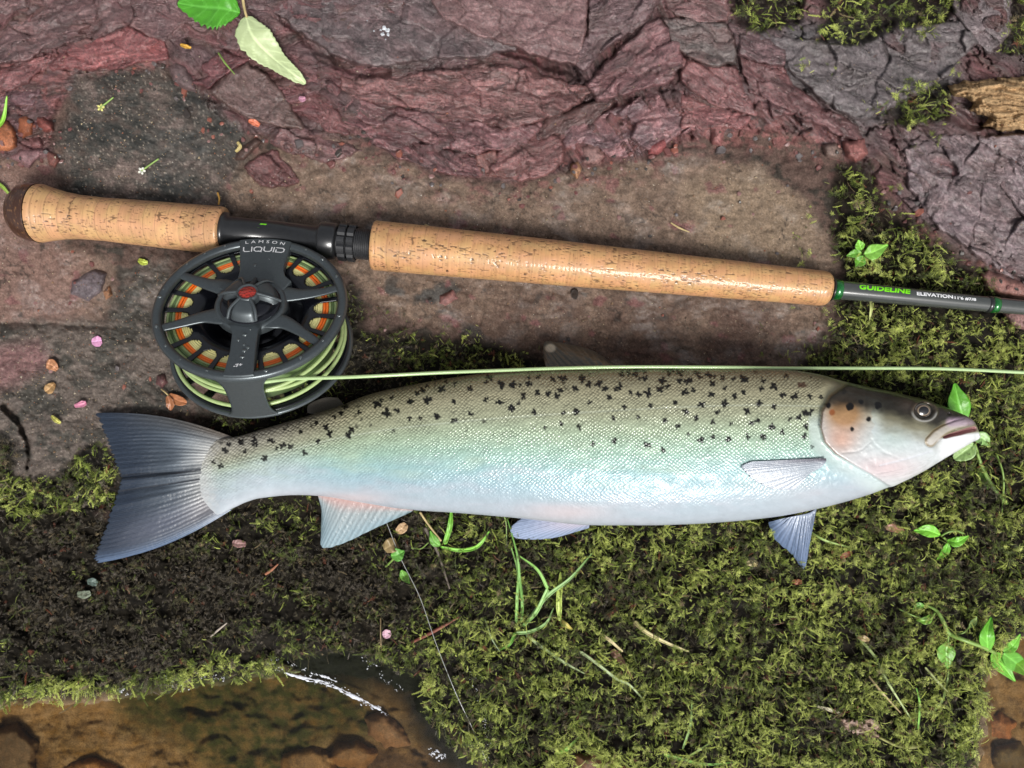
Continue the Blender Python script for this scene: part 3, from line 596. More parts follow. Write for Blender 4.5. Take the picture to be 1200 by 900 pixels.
def cork_col(seed, base=(.50, .275, .13)):
    def f(T, A, R):
        W = A * 28
        # glued cork rings about 13 units thick, with growth lines across
        ring = np.floor(T / 13.5 + .12 * np.sin(W / 20)); rr = _r1[(ring.astype(int) + seed * 31) % 256]; f_ = T / 13.5 - np.floor(T / 13.5)
        c = np.zeros(T.shape + (3,)) + np.asarray(base)
        c = c * (.92 + .16 * rr)[..., None]
        lines = fbm(T / 1.7 + rr * 30, W / 45 + rr * 9, 3, seed + 1)
        c = c * (1 + .30 * lines)[..., None]; tint = fbm(T / 30 + rr * 3, W / 18, 2, seed + 12); c = mixc(c, np.array([.60, .30, .16]), np.clip(tint * 1.2, 0, .6)); c = mixc(c, np.array([.56, .36, .15]), np.clip(-tint * 1.2, 0, .5))
        c = c * (1 + .22 * fbm(T / 40, W / 22, 3, seed + 2))[..., None]
        pits = ss(.38, .50, pn(T / 8 + rr * 11, W / 2.0, seed + 3)) * ss(.0, .3, pn(T / 40, W / 25, seed + 4))
        pits2 = ss(.56, .66, pn(T / 4, W / 1.8 + rr * 7, seed + 5))
        crk = ss(.07, .02, np.abs(pn(T / 34 + rr * 5, W / 7, seed + 15))) * ss(.02, .2, pn(T / 18, W / 12 + 3, seed + 16))
        pits3 = ss(.50, .60, pn(T / 1.8, W / 6.0, seed + 8)) * ss(.15, .45, pn(T / 22, W / 15, seed + 9))
        seam = ss(.045, .0, np.minimum(f_, 1 - f_)) * .38
        pt = np.clip(np.maximum.reduce([pits, pits2 * .7, pits3 * .6, crk * .8]), 0, 1)
        c = mixc(c, (.055, .026, .012), pt * .92); c = c * (1 - seam)[..., None]
        return np.clip(c, .01, 1), -.5 * pt - .25 * seam + .12 * lines
    return f
t_cap, t_g1 = rod_t(46), rod_t(263); t0 = rod_t(12)
def capcol(T, A, R):
    n = fbm(T / 2.2, A * 9, 3, 91); c = np.zeros(T.shape + (3,)) + (.045, .018, .010)
    c = mixc(c, (.26, .13, .05), ss(.22, .5, n) * .8); return c, .4 * n
kz = (CH - 30) / CH
revolve('butt_cap', [(t0 - .01, 0.01), (t0 + .6, 8), (t0 + 2.5, 15), (t0 + 7, 23.5), (t0 + 14, 29.5), (t0 + 22, 32), (t_cap - 1, 33), (t_cap, 32.9)],
        attr_mat('composite_cork', rough=.3, coat=.5, bump=.3, bscale=2500), rod, k=120, colf=capcol, n=48)
g = (t_g1 - t_cap)
revolve('rear_grip', [(t_cap, 5), (t_cap + .3, 32.6), (t_cap + 4, 32.6), (t_cap + 14, 30), (t_cap + 30, 26.6), (t_cap + 46, 24.8), (t_cap + 75, 24.2), (t_cap + g * .5, 25.2), (t_cap + g * .8, 26.3), (t_g1 - 3, 27), (t_g1 - .4, 26.2), (t_g1, 10)],
        CORK, rod, k=200, colf=cork_col(3), n=300)
t_f0, t_f1 = rod_t(437), rod_t(972)
g = t_f1 - t_f0
revolve('fore_grip', [(t_f0, 8), (t_f0 + .5, 27), (t_f0 + 3, 28), (t_f0 + g * .1, 27.6), (t_f0 + g * .4, 25.4), (t_f0 + g * .67, 22.8), (t_f0 + g * .9, 20.6), (t_f1 - 9, 20), (t_f1 - 4, 18.8), (t_f1 - 1.2, 16.5), (t_f1, 9)],
        CORK, rod, k=180, colf=cork_col(8, (.52, .275, .12)), n=620)
BLK = simple('black_aluminium', (.022, .023, .025), rough=.28, metal=.3, coat=.4, var=.15)
BLK2 = simple('black_satin', (.028, .029, .032), rough=.42, metal=.2, var=.2)
q = lambda u: rod_t(u)
revolve('reel_seat', [(t_g1 - 1, 21), (t_g1 + .5, 21.4), (t_g1 + 4, 21), (t_g1 + 5, 17), (q(372), 16.2), (q(373), 17.4), (q(376), 17.4)], BLK, rod)
revolve('hood', [(q(375), 12), (q(375.5), 20.5), (q(378), 21), (q(393), 20.6), (q(395), 19.5), (q(396.5), 15)], BLK, rod)
def lock(name, a, b, r):
    """six sided locking ring with bevelled grooves"""
    t = [q(a), q(a) + .6, q(b) - .6, q(b)]; k = 48; A = np.linspace(0, 2 * np.pi, k, endpoint=False)
    hexr = r * (1 - .10 * (np.abs(((A * 10 / (2 * np.pi)) % 1) - .5) > .38))
    V = []
    for j, tt in enumerate(t):
        rr = hexr * (.9 if j in (0, 3) else 1)
        V.append(A0 + tt * AX + rr[:, None] * (np.cos(A)[:, None] * AB + np.sin(A)[:, None] * AN))
    V = np.array(V).reshape(-1, 3); c0 = A0 + t[0] * AX; c3 = A0 + t[-1] * AX
    F = gridF(4, k, wrap=True)[:, ::-1]; o = mesh_np(name, V, F, BLK2, smooth=False); return under(o, rod)
lock('locking_ring', 398, 407.5, 21); lock('locking_ring', 409, 417.5, 21)
th = []
for i in range(11):
    a = q(417) + i * 2.15; th += [(a, 15.6), (a + .8, 17.4), (a + 1.4, 17.4), (a + 2.1, 15.6)]
revolve('threaded_barrel', [(q(396), 15.6)] + th + [(t_f0 + .5, 16)], BLK2, rod, k=64)
BLANK = simple('grey_blank', (.055, .060, .058), rough=.16, coat=.8, var=.1, metal=.0)
tb = q(1300)
revolve('blank', [(t_f1 - 2, 11.2), (q(1000), 10.6), (q(1080), 9.6), (q(1160), 8.7), (tb, 7.6)], BLANK, rod, k=64)
GRN = simple('green_wrap', (.01, .16, .03), rough=.15, coat=1.0, metal=.5, var=.3, vscale=1500)
for a, b, r in ((975.5, 985, 11.6), (1160.5, 1169, 9.4)):
    revolve('thread_wrap', [(q(a), r - 1.5), (q(a) + .7, r), (q(b) - .7, r), (q(b), r - 1.5)], GRN, rod, k=64)
revolve('winding_check', [(q(973), 13), (q(973.4), 14), (q(975), 13.6), (q(975.6), 11)], BLK, rod, k=64)
revolve('black_wrap', [(q(1155.5), 8.6), (q(1156), 9.5), (q(1160.2), 9.5), (q(1160.6), 9)], BLK, rod, k=64)

def text_geo(txt, size, spacing=1.0, shear=0.0):
    cu = bpy.data.curves.new('t', 'FONT'); cu.body = txt; cu.size = size; cu.space_character = spacing; cu.shear = shear; cu.resolution_u = 3
    to = bpy.data.objects.new('t', cu); COL.objects.link(to)
    me = bpy.data.meshes.new_from_object(to.evaluated_get(bpy.context.evaluated_depsgraph_get()))
    bpy.data.objects.remove(to)
    V = np.array([v.co[:] for v in me.vertices]); F = [tuple(p.vertices) for p in me.polygons]
    bpy.data.meshes.remove(me); return V, F
def bold(V, F, d):
    """thicken strokes by overlaying shifted copies"""
    Vs = []; Fs = []
    for i, (a, b) in enumerate(((0, 0), (d, 0), (0, d), (d, d), (d / 2, -d * .4))):
        n = len(V); W = V.copy(); W[:, 0] += a; W[:, 1] += b; W[:, 2] += i * .02; Vs.append(W); Fs += [tuple(q + i * n for q in f) for f in F]
    return np.concatenate(Vs), Fs
def rod_text(txt, u0, u1, size, mat, ang, rad, dz=0, d=.25, sp=1.0, shear=0):
    V, F = text_geo(txt, size, sp, shear); V, F = bold(V, F, d)
    bm = bmesh.new(); vv = [bm.verts.new(p) for p in V]
    for f in F:
        try: bm.faces.new([vv[i] for i in f])
        except ValueError: pass
    y0, y1 = V[:, 1].min(), V[:, 1].max()
    for yy in np.arange(y0 + .4, y1, .7): bmesh.ops.bisect_plane(bm, geom=bm.verts[:] + bm.edges[:] + bm.faces[:], plane_co=(0, yy, 0), plane_no=(0, 1, 0))
    bm.verts.index_update(); V = np.array([p.co[:] for p in bm.verts]); F = [tuple(p.index for p in f.verts) for f in bm.faces]; bm.free()
    x0, x1 = V[:, 0].min(), V[:, 0].max(); a, b = q(u0), q(u1)
    T = a + (V[:, 0] - x0) / (x1 - x0) * (b - a); h = (V[:, 1] - (y0 + y1) / 2)
    th_ = math.pi / 2 + ang + h / rad; R = rad + .12 + V[:, 2]      # around the blank, up = towards the top of the picture
    Wp = A0 + T[:, None] * AX - R[:, None] * np.cos(th_)[:, None] * AB * -1 + R[:, None] * np.sin(th_)[:, None] * AN
    # AB points down the picture, so growing height must turn away from it
    me = bpy.data.meshes.new('lettering'); me.from_pydata((Wp * S).tolist(), [], F); me.materials.append(mat)
    o = bpy.data.objects.new('lettering', me); COL.objects.link(o); return under(o, rod)
LIME = simple('lime_print', (.20, .75, .01), rough=.35); WHT = simple('white_print', (.75, .76, .78), rough=.4)
rod_text('GUIDELINE', 1002, 1062, 7.6, LIME, .42, 10.4, d=.55, shear=.15)
rod_text('ELEVATION', 1069, 1111, 5.4, WHT, .30, 9.9, d=.35)
rod_text("11'6 #7/8", 1113, 1138, 4.4, WHT, .25, 9.5, d=.3)
# small green logo on the seat: a tick with a flag
V = np.array([[0, 0, 0], [2, 0, 0], [4.2, 4.2, 0], [9, 4.2, 0], [9.8, 5.8, 0], [2.4, 5.8, 0], [1.4, 4.2, 0], [2.6, 4.2, 0]], float)
Wl = [A0 + (q(306) + p[0]) * AX + (16.7) * (np.cos(2.05 + (p[1] - 3) / 16) * AB + np.sin(2.05 + (p[1] - 3) / 16) * AN) for p in V]
me = bpy.data.meshes.new('emblem'); me.from_pydata([list(w * S) for w in Wl], [], [(0, 1, 2, 7), (7, 2, 3, 4, 5, 6)]); me.materials.append(LIME)
o = bpy.data.objects.new('emblem', me); COL.objects.link(o); under(o, rod)

# ------------------------------------------------------------------ reel
reel = thing('fly_reel', 'dark grey large-arbor fly reel with green and orange line showing through its windows', 'fishing reel', 294, 357, 0)
TILT = math.radians(37); RR = 98.5
FC = np.array(P(294, 356, 104)); rn = np.array([.06, math.sin(TILT), math.cos(TILT)]); rn /= np.linalg.norm(rn)
rx = np.array([1.0, 0.0, 0.0]) - rn * rn[0]; rx /= np.linalg.norm(rx); ry = np.cross(rn, rx)
ROT = np.stack([rx, ry, rn], 0)
def rw(V): return FC + np.asarray(V, float) @ ROT
def reel_obj(name, V, F, mat, parent=None, attrs=None, smooth=True):
    Vw = rw(V)
    if isinstance(F, np.ndarray): o = mesh_np(name, Vw, F, mat, attrs=attrs, smooth=smooth)
    else:
        me = bpy.data.meshes.new(name); me.from_pydata((Vw * S).tolist(), [], [tuple(int(i) for i in f) for f in F]); me.materials.append(mat)
        if smooth: me.polygons.foreach_set('use_smooth', np.ones(len(F), bool))
        o = bpy.data.objects.new(name, me); COL.objects.link(o)
    if parent is None: return under(o, reel)
    o.parent = parent; return o
def lathe(name, prof, mat, parent=None, k=128, a0=0, a1=2 * np.pi):
    pr = np.asarray(prof, float); full = a1 - a0 > 6.28
    a = np.linspace(a0, a1, k, endpoint=not full); R = pr[:, 0][:, None]; Zz = np.repeat(pr[:, 1][:, None], len(a), 1)
    V = np.stack([R * np.cos(a), R * np.sin(a), Zz], -1).reshape(-1, 3)
    return reel_obj(name, V, gridF(len(pr), len(a), wrap=full), mat, parent)
GUN = simple('gunmetal_anodised', (.088, .104, .112), rough=.33, metal=.6, coat=.15, var=.12, vscale=900, bump=.08, bscale=3000)
GUN2 = simple('gunmetal_knob', (.085, .10, .108), rough=.42, metal=.5, coat=.2, var=.1, bump=.06)
DRK = simple('black_spool', (.010, .011, .016), rough=.25, metal=.4, coat=.3, var=.1)
# rim: closed rounded section
n = 18; pa = np.linspace(0, 2 * np.pi, n, endpoint=True)
rim = [(RR - 5 + 5.2 * np.sign(math.cos(a)) * abs(math.cos(a)) ** .8, -3 + 4.6 * np.sign(math.sin(a)) * abs(math.sin(a)) ** .8) for a in pa]
frame = lathe('frame', rim, GUN, None, 180)
def arm(pts, wid, hgt, mat=GUN, parent=None, name='frame_arm', n=40, k=10):
    """raised rounded strip on the face: pts (x,y,z) in rim radii / units"""
    C = catmull(np.array(pts, float), n); T = np.gradient(C[:, :2], axis=0); T /= np.linalg.norm(T, axis=1)[:, None]
    Bn = np.stack([-T[:, 1], T[:, 0]], 1); w = np.interp(np.linspace(0, 1, n), np.linspace(0, 1, len(wid)), wid); h = np.interp(np.linspace(0, 1, n), np.linspace(0, 1, len(hgt)), hgt)
    a = np.linspace(0, 2 * np.pi, 24, endpoint=False); ca = np.sign(np.cos(a)) * np.abs(np.cos(a)) ** .7; sa = np.sign(np.sin(a)) * np.abs(np.sin(a)) ** .8
    V = np.zeros((n, 24, 3)); V[..., :2] = C[:, None, :2] + (w[:, None] * ca)[..., None] * Bn[:, None]; V[..., 2] = C[:, None, 2] + h[:, None] * sa
    return reel_obj(name, V.reshape(-1, 3), gridF(n, 24, wrap=True), mat, parent)
r_ = RR
ARMS = [ # left upper, left lower, right upper, right lower
 ([(-.10, .10, -1), (-.30, .22, -1), (-.50, .27, -1.5), (-.70, .345, -2), (-.88, .43, -3)], [14, 9, 6, 4.2, 3.4]),
 ([(-.08, -.12, -1), (-.26, -.17, -1), (-.45, -.20, -1.5), (-.68, -.30, -2), (-.91, -.385, -3)], [14, 9.5, 6, 4.2, 3.4]),
 ([(.10, .10, -1), (.30, .16, -1), (.48, .175, -1.5), (.70, .23, -2), (.91, .33, -3)], [14, 9, 6, 4.2, 3.4]),
 ([(.06, -.14, -1), (.24, -.20, -1), (.40, -.235, -1.5), (.59, -.35, -2), (.81, -.51, -3)], [14, 9.5, 6.5, 4.4, 3.4])]
for pts, wd in ARMS: arm([(a * r_, b * r_, c) for a, b, c in pts], [w * 1.28 for w in wd], [2.6, 2.5, 2.2, 2.0, 1.8], parent=frame)
def plate(name, poly, z0, z1, mat, parent=None, bev=1.0, rot=10):
    """flat plate with a small bevel, poly in rim radii"""
    p = np.asarray(poly, float) * r_; ro = math.radians(rot); p = p @ np.array([[math.cos(ro), math.sin(ro)], [-math.sin(ro), math.cos(ro)]]); c = p.mean(0); m = len(p)
    d = p - c; l = np.linalg.norm(d, axis=1)[:, None]; inner = p - d / l * bev
    V = np.vstack([np.c_[p, np.full(m, z0)], np.c_[p, np.full(m, z1 - bev)], np.c_[inner, np.full(m, z1)], np.c_[inner, np.full(m, z0)]])
    F = [tuple(range(2 * m, 3 * m))]
    for i in range(m):
        j = (i + 1) % m; F += [(i, j, m + j, m + i), (m + i, m + j, 2 * m + j, 2 * m + i)]
    return reel_obj(name, V, F, mat, parent, smooth=False)
def arcp(a, b, r, n=12): return [(r * math.cos(math.radians(t)), r * math.sin(math.radians(t))) for t in np.linspace(a, b, n)]
# top plate carries the lettering, flares into the hub
topl = arcp(98, 64, .985, 14) + [(.40, .72), (.355, .55), (.34, .44), (.36, .34), (.42, .26), (.30, .10), (-.10, .10), (-.34, .25), (-.22, .30), (-.145, .36), (-.125, .48), (-.13, .75)]
plate('face_plate', topl, -6, 2.2, GUN, frame)
botl = [(-.30, -.22), (-.20, -.30), (-.175, -.42), (-.19, -.65), (-.215, -.80), (-.24, -.955)] + arcp(256.0, 273, .985, 6) + [(.055, -.85), (.075, -.55), (.09, -.40), (.14, -.30), (.22, -.22), (.1, -.05), (-.15, -.05)]
plate('spine_plate', botl, -6, 2.4, GUN, frame)
# hub ring and knob
lathe('hub', [(.0, 1), (.31 * r_, 1), (.335 * r_, 2.5), (.36 * r_, 2.0), (.38 * r_, -2), (.38 * r_, -8)], GUN, frame, 96)
lathe('hub_recess', [(0, 3.2), (.27 * r_, 3.2), (.300 * r_, 3.4), (.312 * r_, 1.5)], DRK, frame, 96)
knob = lathe('drag_knob', [(0, 9), (13, 8.6), (19, 7), (23, 4.5), (24, 2)], DRK, None, 64)
def lobe(ang, w, r0, r1, z0, z1, name='knob_lobe'):
    """a wedge shaped grip on the knob, wide and low outside, high inside"""
    n, k = 12, 13; V = []
    for i in range(n):
        f = i / (n - 1); rr = r0 + (r1 - r0) * f
        for j in range(k):
            g_ = j / (k - 1) * 2 - 1; ww = w * (.45 + .55 * math.sin(min(1, f * 1.2) * math.pi / 2)); zz = z1 - (z1 - z0) * .55 * f ** 2
            edge = min(1, (1 - abs(g_)) * 4) * min(1, (1 - f) * 5) * min(1, f * 6 + .6)
            x = rr - 3 * g_ * g_ * f; y = g_ * ww; z = 3 + (zz - 3) * (edge ** .35)
            ca, sa = math.cos(ang), math.sin(ang); V.append((x * ca - y * sa, x * sa + y * ca, z))
    return reel_obj(name, V, gridF(n, k), GUN2, knob)
for a in (150, 30, 270):
    lobe(math.radians(a - 4), 13.5, 7, 29, 6, 17)
    # raised ridges at both flanks of each lobe
    for sgn in (-1, 1):
        aa = math.radians(a - 4); ca, sa = math.cos(aa), math.sin(aa); y0, y1 = sgn * 5, sgn * 14.5
        p0 = (8 * ca - y0 * sa, 8 * sa + y0 * ca, 17.5); p1 = (20 * ca - y1 * .85 * sa, 20 * sa + y1 * .85 * ca, 14); p2 = (28.5 * ca - y1 * sa, 28.5 * sa + y1 * ca, 7)
        V, F, e = tube(catmull([p0, p1, p2], 14), np.full(14, 1.7), 8); reel_obj('knob_ridge', V, F, GUN2, knob)
arm([(0, 12, 12), (0, 20, 9), (-.5, 33, 4)], [2.6, 2.8, 1.6], [4, 3, 1.5], GUN2, knob, 'knob_fin', 12)
lathe('jewel_collar', [(6, 14), (9.8, 18.5), (11, 18.8), (11.4, 14), (11.4, 6)], GUN2, knob, 40)
m, nt, b = new_mat('red_jewel'); b.inputs['Base Color'].default_value = (.35, .02, .01, 1); b.inputs['Roughness'].default_value = .12; b.inputs['Coat Weight'].default_value = 1
tc = N(nt, 'TexCoord'); vo = N(nt, 'TexVoronoi', Scale=700.0); nt.links.new(tc.outputs['Object'], vo.inputs['Vector']); bp = N(nt, 'Bump', Strength=.7, Distance=.001)
nt.links.new(vo.outputs[0], bp.inputs['Height']); nt.links.new(bp.outputs[0], b.inputs['Normal'])
lathe('jewel', [(0, 19.2), (3, 19), (6.5, 18.2), (9.8, 16.8)], m, knob, 40)
# spool face with its ring of windows
def windowed(name, r_in, r_o, w0, w1, nwin, duty, zf, mat, parent=None, na=960, nr=36, thick=1.8, phase=0):
    rr = np.linspace(r_in, r_o, nr); aa = np.linspace(0, 2 * np.pi, na, endpoint=False)
    R, A = np.meshgrid(rr, aa, indexing='ij'); V = np.stack([R * np.cos(A), R * np.sin(A), zf(R)], -1).reshape(-1, 3)
    rc = (R[:-1] + R[1:]) / 2; ac = A[:-1] + np.pi / na
    pos = ((ac / (2 * np.pi) * nwin + phase) % 1) - .5; half = duty / 2 * 2 * np.pi / nwin      # half opening in radians
    x = pos * 2 * np.pi / nwin * rc; hw = half * w1 * .92; rin = w0 + hw
    inwin = (rc < w1) & (((rc >= rin) & (np.abs(x) < half * rc)) | ((rc < rin) & (x * x + (rc - rin) ** 2 < (half * rin) ** 2)))
    F = gridF(nr, na, wrap=True, keep=~inwin); V2, F2 = compact(V, F)
    o = reel_obj(name, V2, F2, mat, parent); md = o.modifiers.new('thickness', 'SOLIDIFY'); md.thickness = thick * S; md.offset = -1 if True else 1
    return o
zf = lambda R: np.interp(R / r_, [.0, .30, .38, .47, .54, .60, .90, .96], [-34, -31, -25, -16, -10, -8, -7, -7])
spool = windowed('spool', .30 * r_, .925 * r_, .63 * r_, .885 * r_, 21, .78, zf, DRK, None, phase=.25)
lathe('spool_hub', [(0, -30), (.30 * r_, -31), (.31 * r_, -34)], DRK, spool, 64)
# backing and line wound on the arbor, seen through the windows
LG = simple('line_green', (.36, .47, .20), rough=.4, coat=.3, var=.1); LGD = simple('line_olive', (.12, .19, .07), rough=.4, coat=.2); LO = simple('line_orange', (1.0, .20, .02), rough=.4, coat=.3)
LY = simple('backing_pale_yellow', (.85, .80, .36), rough=.6, var=.15)
def torus(R, r, z, mat, name, parent, tx=0, ty=0, k=96, ks=8, wob=0, seed=0):
    a = np.linspace(0, 2 * np.pi, k, endpoint=False); b_ = np.linspace(0, 2 * np.pi, ks, endpoint=False)
    Ra = R + wob * np.sin(a * 2 + seed) + wob * .5 * np.sin(a * 3 + 2 * seed); A, Bq = np.meshgrid(a, b_, indexing='ij')
    rr = Ra[:, None] + r * np.cos(Bq); zz = z + tx * np.cos(A) + ty * np.sin(A) + r * np.sin(Bq)
    V = np.stack([rr * np.cos(A), rr * np.sin(A), zz], -1).reshape(-1, 3)
    F = gridF(k, ks, wrap=True); last = np.stack([(k - 1) * ks + np.arange(ks), np.arange(ks), (np.arange(ks) + 1) % ks, (k - 1) * ks + (np.arange(ks) + 1) % ks], -1)
    return reel_obj(name, V, np.vstack([F, last])[:, ::-1], mat, parent)
wind = lathe('wound_line', [(50, -16), (80, -16), (80, -58), (50, -58)], LGD, None, 96)
Rw = 86.5
Rw = 87.0
for i in range(10):
    if i < 1: mt_, w_ = LG, 1.7
    elif i < 2: mt_, w_ = LGD, 1.3
    elif i < 3: mt_, w_ = LG, 1.4
    elif i < 5: mt_, w_ = LO, 1.5
    else: mt_, w_ = LY, 1.0
    Rw -= w_; torus(Rw, w_, -10.8 + .2 * (i % 2), mt_, 'line_turn' if i < 5 else 'backing_turn', wind, wob=.25, seed=i); Rw -= w_
for i in range(11): torus(75.0 + 1.6 * math.sin(i * 2.1), 2.2, -20 - i * 3.7, LGD, 'line_turn', wind, tx=1.5 * math.sin(i * 1.7), ty=1.3 * math.cos(i * 2.3), wob=.5, seed=i)
torus(88.0, 2.1, -40, LG, 'loose_turn', wind, tx=-6, ty=-5, wob=1.2, seed=2); torus(86.5, 2.1, -34, LG, 'loose_turn', wind, tx=6, ty=4, wob=1.0, seed=4)
torus(90.0, 2.2, -55, LG, 'loose_turn', wind, tx=3, ty=3, wob=.6, seed=1)
# rear side of the spool and frame
windowed('rear_flange', .55 * r_, .955 * r_, .66 * r_, .88 * r_, 18, .72, lambda R: -61 - .02 * R, DRK, spool, na=720, nr=24, thick=1.8)
rear = [(RR - 3.6 + 3.4 * math.cos(a), -66 + 2.6 * math.sin(a)) for a in pa]
lathe('rear_ring', rear, GUN, frame, 180)
def pillar(a_mid, w_top, w_mid, name='pillar', z1=-2, z2=-68, rad=RR - .5, dev=3, flare=1.0):
    n, k = 26, 17; V = []
    for i in range(n):
        f = i / (n - 1); z = z1 + (z2 - z1) * f; ww = w_mid + (w_top - w_mid) * (abs(2 * f - 1) ** 4) * flare
        for s_ in (0, 1):
            for j in range(k):
                a = math.radians(a_mid + (j / (k - 1) * 2 - 1) * ww); rr = rad - s_ * dev; V.append((rr * math.cos(a), rr * math.sin(a), z))
    V = np.array(V).reshape(n, 2, k, 3); ring = np.concatenate([V[:, 0], V[:, 1, ::-1]], 1)
    return reel_obj(name, ring.reshape(-1, 3), gridF(n, 2 * k, wrap=True), GUN, frame)
pillar(275, 17, 10.8); pillar(97, 22, 14)
# foot clamped on the reel seat
ft = np.array([A0 + q(u) * AX - 15.5 * AB * -1 * 0 for u in (318, 340, 365, 385)]) + np.array([0, 0, -2.0])
ft[:, 1] -= 15
V, F, e = tube(catmull(ft, 20), np.interp(np.linspace(0, 1, 20), [0, .3, .7, 1], [2.5, 5, 5, 2.5]), 10); o = mesh_np('reel_foot', V, F, BLK); under(o, reel)
fp = rw([[.04 * r_, .98 * r_, -34]])[0]; V, F, e = tube(catmull([fp, (fp + ft[1:3].mean(0)) / 2, ft[1:3].mean(0)], 8), np.full(8, 6.0), 12); o = mesh_np('reel_stem', V, F, BLK); under(o, reel)
# winding handle on the hidden side: it props the reel on the rock
hb = np.array([-.05 * r_, -.55 * r_, -62.0]); hp0 = rw([hb])[0]; hp1 = rw([hb + [0, 0, -34]])[0]
V, F, e = tube(np.linspace(hp0, hp1, 12), np.array([5, 6, 6.5, 6.8, 7, 7.2, 7.4, 7.4, 7.2, 7, 6.4, 4]), 20); o = mesh_np('winding_handle', V, F, BLK); under(o, reel)
def face_text(txt, cx, cy, w, size, mat, z, arc=None, d=.3, sp=1.0, rot=0, name='lettering'):
    V, F = text_geo(txt, size, sp); V, F = bold(V, F, d); x0, x1 = V[:, 0].min(), V[:, 0].max(); y0, y1 = V[:, 1].min(), V[:, 1].max()
    X = (V[:, 0] - (x0 + x1) / 2) * (w / (x1 - x0)); Y = V[:, 1] - (y0 + y1) / 2
    if arc: a = math.radians(rot) - X / arc + math.pi / 2; Rr = arc + Y; xx, yy = Rr * np.cos(a), Rr * np.sin(a)
    else: xx, yy = cx + X * math.cos(rot) - Y * math.sin(rot), cy + X * math.sin(rot) + Y * math.cos(rot)
    return reel_obj(name, np.stack([xx, yy, z + V[:, 2]], -1), F, mat, frame, smooth=False)
face_text('LAMSON', 0, 0, 43, 6.2, WHT, 2.35, arc=91, rot=1.0, sp=1.7, d=.12)
# LIQUID in squared single strokes
def strokes(glyphs, x0, y0, w, h, gap, lw, z, tf):
    V = []; F = []
    x = x0
    for gph, ww in glyphs:
        for pl in gph:
            for (ax, ay), (bx, by) in zip(pl[:-1], pl[1:]):
                a = np.array([x + ax * ww, y0 + ay * h]); b_ = np.array([x + bx * ww, y0 + by * h]); d = b_ - a; l = np.linalg.norm(d); d /= l; nn = np.array([-d[1], d[0]]) * lw / 2; a = a - d * lw / 2; b_ = b_ + d * lw / 2
                i = len(V); V += [(*(a + nn), z), (*(a - nn), z), (*(b_ - nn), z), (*(b_ + nn), z)]; F.append((i, i + 1, i + 2, i + 3)); z += .004
        x += ww + gap
    V = np.array(V); V[:, :2] = tf(V[:, :2]); return reel_obj('lettering', V, F, WHT, frame, smooth=False)
c_ = .25
O_ = [(c_, 0), (1 - c_ * .6, 0), (1, c_), (1, 1 - c_), (1 - c_, 1), (c_, 1), (0, 1 - c_), (0, c_), (c_, 0)]
GL = [([[(0, 1), (0, c_), (c_, 0), (1, 0)]], 6.0), ([[(0, 0), (0, 1)]], .01), ([O_, [(.6, .05), (1, -.12)]], 8.0), ([[(0, 1), (0, c_), (c_, 0), (1 - c_, 0), (1, c_), (1, 1)]], 8.0), ([[(0, 0), (0, 1)]], .01), ([[(0, 0), (1 - c_, 0), (1, c_), (1, 1 - c_), (1 - c_, 1), (0, 1)], [(0, 0), (0, .5)]], 8.5)]
def tfq(p):
    rot = math.radians(1.5); arcR = 160.0; X, Y = p[:, 0], p[:, 1]; a = math.pi / 2 - X / arcR; q_ = np.stack([(arcR + Y) * np.cos(a), (arcR + Y) * np.sin(a) - arcR], -1)
    return np.stack([q_[:, 0] * math.cos(rot) - q_[:, 1] * math.sin(rot) + -.012 * r_, q_[:, 0] * math.sin(rot) + q_[:, 1] * math.cos(rot) + .80 * r_], -1)
strokes(GL, -21.5, -3, 1, 6.6, 2.6, 1.25, 2.35, tfq)
face_text('-7+', .045 * r_, -.845 * r_, 8.5, 5.0, WHT, 2.55, d=.4, rot=.3)

# rain drops on the face and the spine
DROP = simple('water_drop', (.10, .12, .125), rough=.03, coat=1, metal=.3); rs = random.Random(4); gV = []; gF = []
for (a_, b_, zz) in [(RR - 5, math.radians(t), 1.7) for t in (132, 146, 171, 178, 203, 221, 236, 255, 290, 312, 330, 352, 28, 47, 62, 118)] + [(r__ * r_, math.radians(t), 2.5) for r__, t in ((.45, 274), (.58, 275), (.66, 276), (.74, 275), (.52, 268), (.62, 279), (.38, 281), (.55, 96), (.66, 84))]:
    cx, cy = a_ * math.cos(b_), a_ * math.sin(b_); rd = rs.uniform(.9, 2.3); k = 10; i0 = len(gV); el = rs.uniform(.7, 1.3)
    for q1 in range(4):
        f = q1 / 3; gV += [(cx + rd * math.cos(f * 1.57) * math.cos(t) * el, cy + rd * math.cos(f * 1.57) * math.sin(t) / el, zz + rd * .45 * math.sin(f * 1.57)) for t in np.linspace(0, 2 * np.pi, k, endpoint=False)]
    gF += [(i0 + q1 * k + j, i0 + q1 * k + (j + 1) % k, i0 + (q1 + 1) * k + (j + 1) % k, i0 + (q1 + 1) * k + j) for q1 in range(3) for j in range(k)]
reel_obj('rain_drops', gV, gF, DROP)['kind'] = 'stuff'
# ------------------------------------------------------------------ line, drops
fl = tube_obj('fly_line', [(300, 449, 146), (322, 446, 138), (345, 443.6, 122), (390, 442.5, 96), (440, 440.5, 76), (520, 436.5, 66), (600, 433.5, 66), (640, 432, 68), (700, 430.5, 70), (760, 430, 70), (850, 430.5, 68), (920, 431.5, 58), (1000, 431.5, 40), (1100, 432, 30), (1200, 436.5, 26), (1290, 442, 24)], 1.95,
              simple('fly_line_green', (.40, .55, .27), rough=.35, coat=.4, var=.05), n=160, k=12)
tag(fl, 'pale green fly line running from the reel along the back of the fish', 'fishing line')
